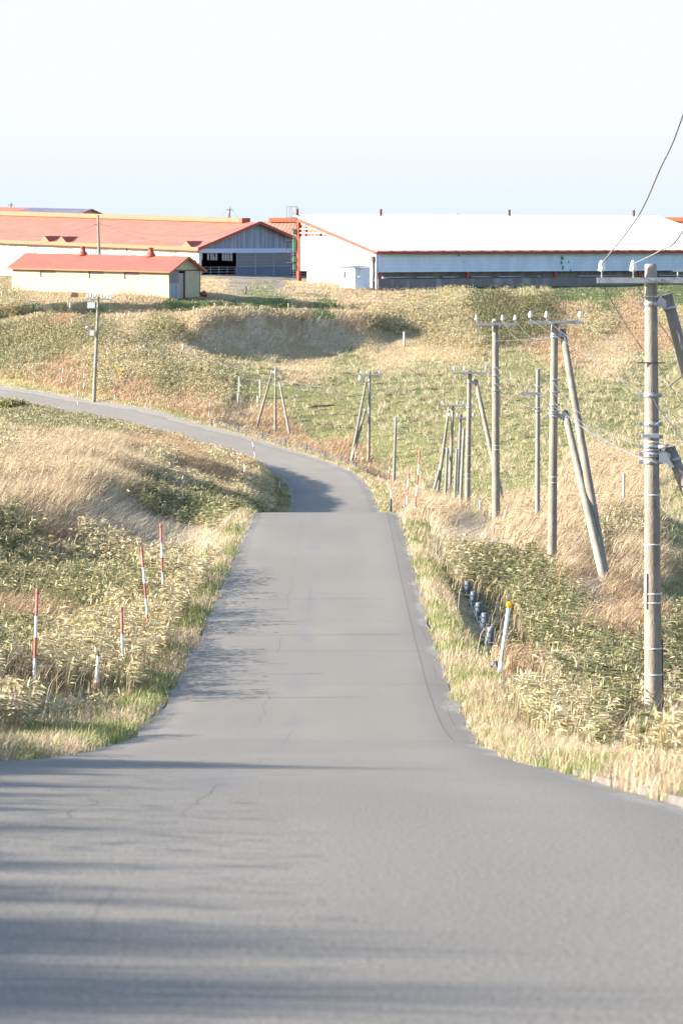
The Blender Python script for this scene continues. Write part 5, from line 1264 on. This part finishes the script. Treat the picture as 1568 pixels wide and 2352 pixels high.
bamboo = Veg(); dry = Veg(); verge = Veg(); meadow = Veg()
bands = [(5, 34), (34, 50), (50, 66), (66, 84), (84, 104), (104, 132), (132, 170), (170, 215), (215, 260), (260, 300), (300, 340), (340, 380), (380, 420), (420, 460)]
SP = {c: i for i, c in enumerate(SPEC)}
blocked = []          # (x0, x1, y0, y1) footprints filled in by the yard below
for y0, y1 in bands:
    ym = (y0 + y1) / 2
    q = max(ym, 45)
    base = 420 * (60 / q) ** 1.12                       # candidate stems per m2
    X, Y = sample(y0, y1, base, 3.5 if y0 > 30 else 6)
    lt = bil(LAT, X, Y); od = bil(OUT, X, Y)
    sp = species(X, Y)
    inb = np.zeros(len(X), bool)
    if y1 > 370:
        for fr_, a0, a1, b0, b1 in BLOCK:
            la = (X - fr_.O.x) * fr_.e1.x + (Y - fr_.O.y) * fr_.e1.y; lb = (X - fr_.O.x) * fr_.e2.x + (Y - fr_.O.y) * fr_.e2.y
            inb |= (la > a0) & (la < a1) & (lb > b0) & (lb < b1)
    keep = ~inb & (od > -.05 + (fbm(X / .5, Y / .8) - .5) * .35)
    X, Y, od, sp = X[keep], Y[keep], od[keep], sp[keep]
    Zg = bil(GZ, X, Y); P = np.c_[X, Y, Zg]
    low = np.ones(len(X))
    for cx_, cy_, hw_, dn, kp in CLEAR:
        if cy_ < y0 - 2 or cy_ - dn > y1: continue
        m_ = (np.abs(X - cx_ * Y / cy_) < hw_ * (1 + (cy_ - Y) * .02)) & (Y < cy_ + .4) & (Y > cy_ - dn)
        low[m_] = np.minimum(low[m_], kp)
    if y1 <= 34: low *= np.where(X < 0, .18 + .62 * np.clip((fbm(Y / .5 + 5, X / 6, 3) - .3) / .4, 0, 1) ** 1.5 + .75 * np.exp(-((Y - 28.8) / 2.3) ** 4) + .5 * np.clip((12.5 - Y) / 3, 0, 1), 1)
    wk = (q / 60) ** .75                                # blades get wider with distance
    u = rng.random(len(X))
    vw = .55 + .5 * fbm(X / 1.5 + 3, Y / 3) + np.where(Y > 200, .3, 0) + np.where((lt[keep] < 0) & (Y > 30) & (Y < 60), .55, 0) - np.where((lt[keep] < 0) & (Y > 58) & (Y < 102), .25, 0)
    isv = (od < vw) & (Y < 330)
    sp = np.where(isv, SP['V'], sp)
    wx = .8 + .35 * fbm(X / 5, Y / 9); wy = -.25 + .7 * (fbm(X / 4 + 20, Y / 6) - .5)
    big = fbm(X / .9 + 7, Y / 1.4)
    def sel(c, frac): return (sp == SP[c]) & (u < frac)
    # tall straw, reddish grass
    for c, pal, hh, fr_ in (('G', STRAW, .85, .85), ('R', RED, .62, .8), ('T', STRAW, .34, .75)):
        k = sel(c, fr_); n = k.sum()
        h = hh * (.55 + .8 * big[k]) * rng.uniform(.6, 1.15, n) * low[k] * (.55 if y0 >= 340 else 1)
        ln = h * np.where((c == 'T') & (rng.random(n) < .6), rng.uniform(.8, .98, n), rng.uniform(.35, .9, n))
        dry.blades(P[k], h, .011 * wk * rng.uniform(.7, 1.4, n), ln * (wx[k] + rng.normal(0, .35, n)), ln * (wy[k] + rng.normal(0, .35, n)), pick(pal, n), pick(pal, n))
        if c == 'R' or c == 'G':                        # some leaves and seed heads
            k2 = sel(c, .05); n = k2.sum()
            Dv = np.c_[wx[k2] + rng.normal(0, .6, n), wy[k2] + rng.normal(0, .6, n), rng.uniform(-.1, .7, n)]
            dry.leaves(P[k2] + np.c_[np.zeros(n), np.zeros(n), hh * rng.uniform(.4, .8, n)], Dv, .16 * wk ** .5 * rng.uniform(.7, 1.3, n), .022 * wk * np.ones(n), pick(pal, n))
    # flattened straw
    k = sel('M', 1); n = k.sum()
    h = np.where(rng.random(n) < .12, rng.uniform(.5, .9, n), rng.uniform(.2, .6, n)) * (.7 + .6 * big[k])
    ln = h * rng.uniform(.75, .97, n); an = rng.normal(-.45, .8, n)
    dry.blades(P[k], h, .010 * wk * rng.uniform(.7, 1.4, n), ln * np.cos(an), ln * np.sin(an), pick(MOWN, n))
    # verge
    k = sel('V', 1); n = k.sum()
    gr = fbm(X[k] / 1.1 + 11, Y[k] / 1.8) + rng.normal(0, .12, n)
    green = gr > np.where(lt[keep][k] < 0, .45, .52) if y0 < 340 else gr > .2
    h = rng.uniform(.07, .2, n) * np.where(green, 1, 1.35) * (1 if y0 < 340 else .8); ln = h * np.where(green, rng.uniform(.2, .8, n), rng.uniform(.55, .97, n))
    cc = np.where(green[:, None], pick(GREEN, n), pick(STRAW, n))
    if y0 >= 340: cc = np.where(green[:, None], pick(SHADE_GREEN, n), cc)
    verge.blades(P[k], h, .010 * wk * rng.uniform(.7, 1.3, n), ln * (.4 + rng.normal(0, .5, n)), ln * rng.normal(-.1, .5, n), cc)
    # bamboo grass: shoots with a whorl of broad leaves
    for c, pal, hh, fr_ in (('S', SASA if ym < 270 else FARS, .62, .12), ('D', DRYS, .55, .12)):
        fr2 = fr_ * (1.0 if ym < 110 else 1.7 if ym < 180 else 2.6)
        k = sel(c, fr2); n = k.sum()
        if n == 0: continue
        h = hh * (.6 + .7 * big[k]) * rng.uniform(.65, 1.15, n) * low[k] * np.where((lt[keep][k] < 0) & (od[k] < 2.5) & (Y[k] > 58) & (Y[k] < 96), 1.3, 1)
        top = P[k] + np.c_[wx[k] * .15 * h, wy[k] * .15 * h, h]
        bamboo.blades(P[k], h * 1.02, .012 * wk * np.ones(n), wx[k] * .15 * h, wy[k] * .15 * h, pick([(.30,.27,.13,1),(.42,.34,.2,1)], n))
        nl = 6 if ym < 90 else 5
        for j in range(nl):
            an = rng.random(n) * 2 * np.pi
            el = rng.uniform(-.35, .75, n)
            Dv = np.c_[np.cos(an) + 1.05 * wx[k], np.sin(an) + .5 * wy[k], el]
            lev = rng.uniform(.45, 1.0, n) if j > 1 else rng.uniform(.85, 1.0, n)
            Pb = P[k] * (1 - lev[:, None]) + top * lev[:, None]
            col = pick(pal, n)
            if ym > 345 and c == 'S': col = np.where((X[k] > 6)[:, None], pick(DARKS, n), col)
            ed = np.where((rng.random(n) < .45)[:, None], col * .6 + np.array((.55, .47, .28)) * .4, col)
            bamboo.leaves(Pb, Dv, .185 * wk ** .28 * rng.uniform(.65, 1.3, n), .038 * wk ** .45 * rng.uniform(.7, 1.25, n), col, ed)
    # thin dead stems standing in the bamboo grass
    k = ((sp == SP['S']) | (sp == SP['D'])) & (u > .982); n = k.sum()
    h = rng.uniform(.5, 1.0, n)
    dry.blades(P[k], h, .009 * wk * np.ones(n), h * .35 * (wx[k] + rng.normal(0, .4, n)), h * .3 * rng.normal(0, .5, n), pick(STRAW, n))
    # short pasture turf
    k = sel('P', .2); n = k.sum()
    h = rng.uniform(.05, .14, n); ln = h * .5
    gm = fbm(X[k] / 6, Y[k] / 12)
    cc = np.where((gm + rng.normal(0, .15, n) > .30)[:, None], pick(PGRN, n), pick(PAST, n))
    meadow.blades(P[k], h, .016 * wk * np.ones(n), ln * rng.normal(.3, .6, n), ln * rng.normal(0, .6, n), cc)

# pasture tussocks: bleached domes of drooping blades
for y0, y1 in ((95, 150), (150, 200), (200, 240), (240, 280), (280, 320), (320, 365), (420, 455)):
    X, Y = sample(y0, y1, .8 if y0 < 280 else .95)
    od = bil(OUT, X, Y); sp = species(X, Y)
    k = (sp == SP['P']) & (od > 1.2)
    k &= (fbm(X / 9 + 2, Y / 16) + rng.normal(0, .12, len(X))) > np.where(X < 3, .50, .36)
    X, Y = X[k], Y[k]; Zg = bil(GZ, X, Y)
    nb = 34 if y0 < 240 else 26
    n = len(X)
    rad = rng.uniform(.16, .40, n)
    for j in range(nb):
        an = rng.random(n) * 2 * np.pi; rr = .7 * rad * np.sqrt(rng.random(n))
        dx, dy = np.cos(an) * rr, np.sin(an) * rr
        h = rad * rng.uniform(1.0, 1.9, n)
        pal = PAST if rng.random() < .85 else PGRN
        meadow.blades(np.c_[X + dx, Y + dy, Zg], h, .035 * (y0 / 200) ** .5 * np.ones(n), h * (.7 * np.cos(an) + .25 + rng.normal(0, .15, n)), h * (.6 * np.sin(an) + rng.normal(-.1, .15, n)), pick(pal, n))

# round bush on the near side of the far road
bush = Veg(); n = 2600
bc = at(28, 930, 288); bc.z = ground(bc.x, bc.y)
v = rng.normal(0, 1, (n, 3)); v /= np.linalg.norm(v, axis=1)[:, None]; v[:, 2] = np.abs(v[:, 2])
rr = (.55 + .45 * rng.random(n)) * (.8 + .4 * fbm(v[:, 0] * 2 + 5, v[:, 1] * 2 + v[:, 2] * 3))
Pb = np.array(bc)[None] + v * rr[:, None] * np.array((1.75, 1.4, 1.15))
bush.leaves(Pb, v + np.array((.5, 0, .2)) + rng.normal(0, .4, (n, 3)), .34 * rng.uniform(.6, 1.2, n), .11 * np.ones(n), pick(SASA, n), pick(SASA, n))

VM = veg_mat('leaf_blade', .32)
bamboo.build('bamboo_grass', VM, 'knee high green and yellowed dwarf bamboo covering the banks', 'bamboo grass')
dry.build('dry_grass', VM, 'bleached straw coloured tall dry grass on the banks and mounds', 'dry grass')
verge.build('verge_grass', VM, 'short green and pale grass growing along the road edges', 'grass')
meadow.build('pasture_grass', VM, 'tussocky green and straw pasture grass filling the valley slope', 'pasture grass')
bo = bush.build('bush', VM, 'round leafy green bush beside the far road at the left edge', 'bush'); del bo['kind']
print('VEG', bamboo.n, dry.n, verge.n, meadow.n)
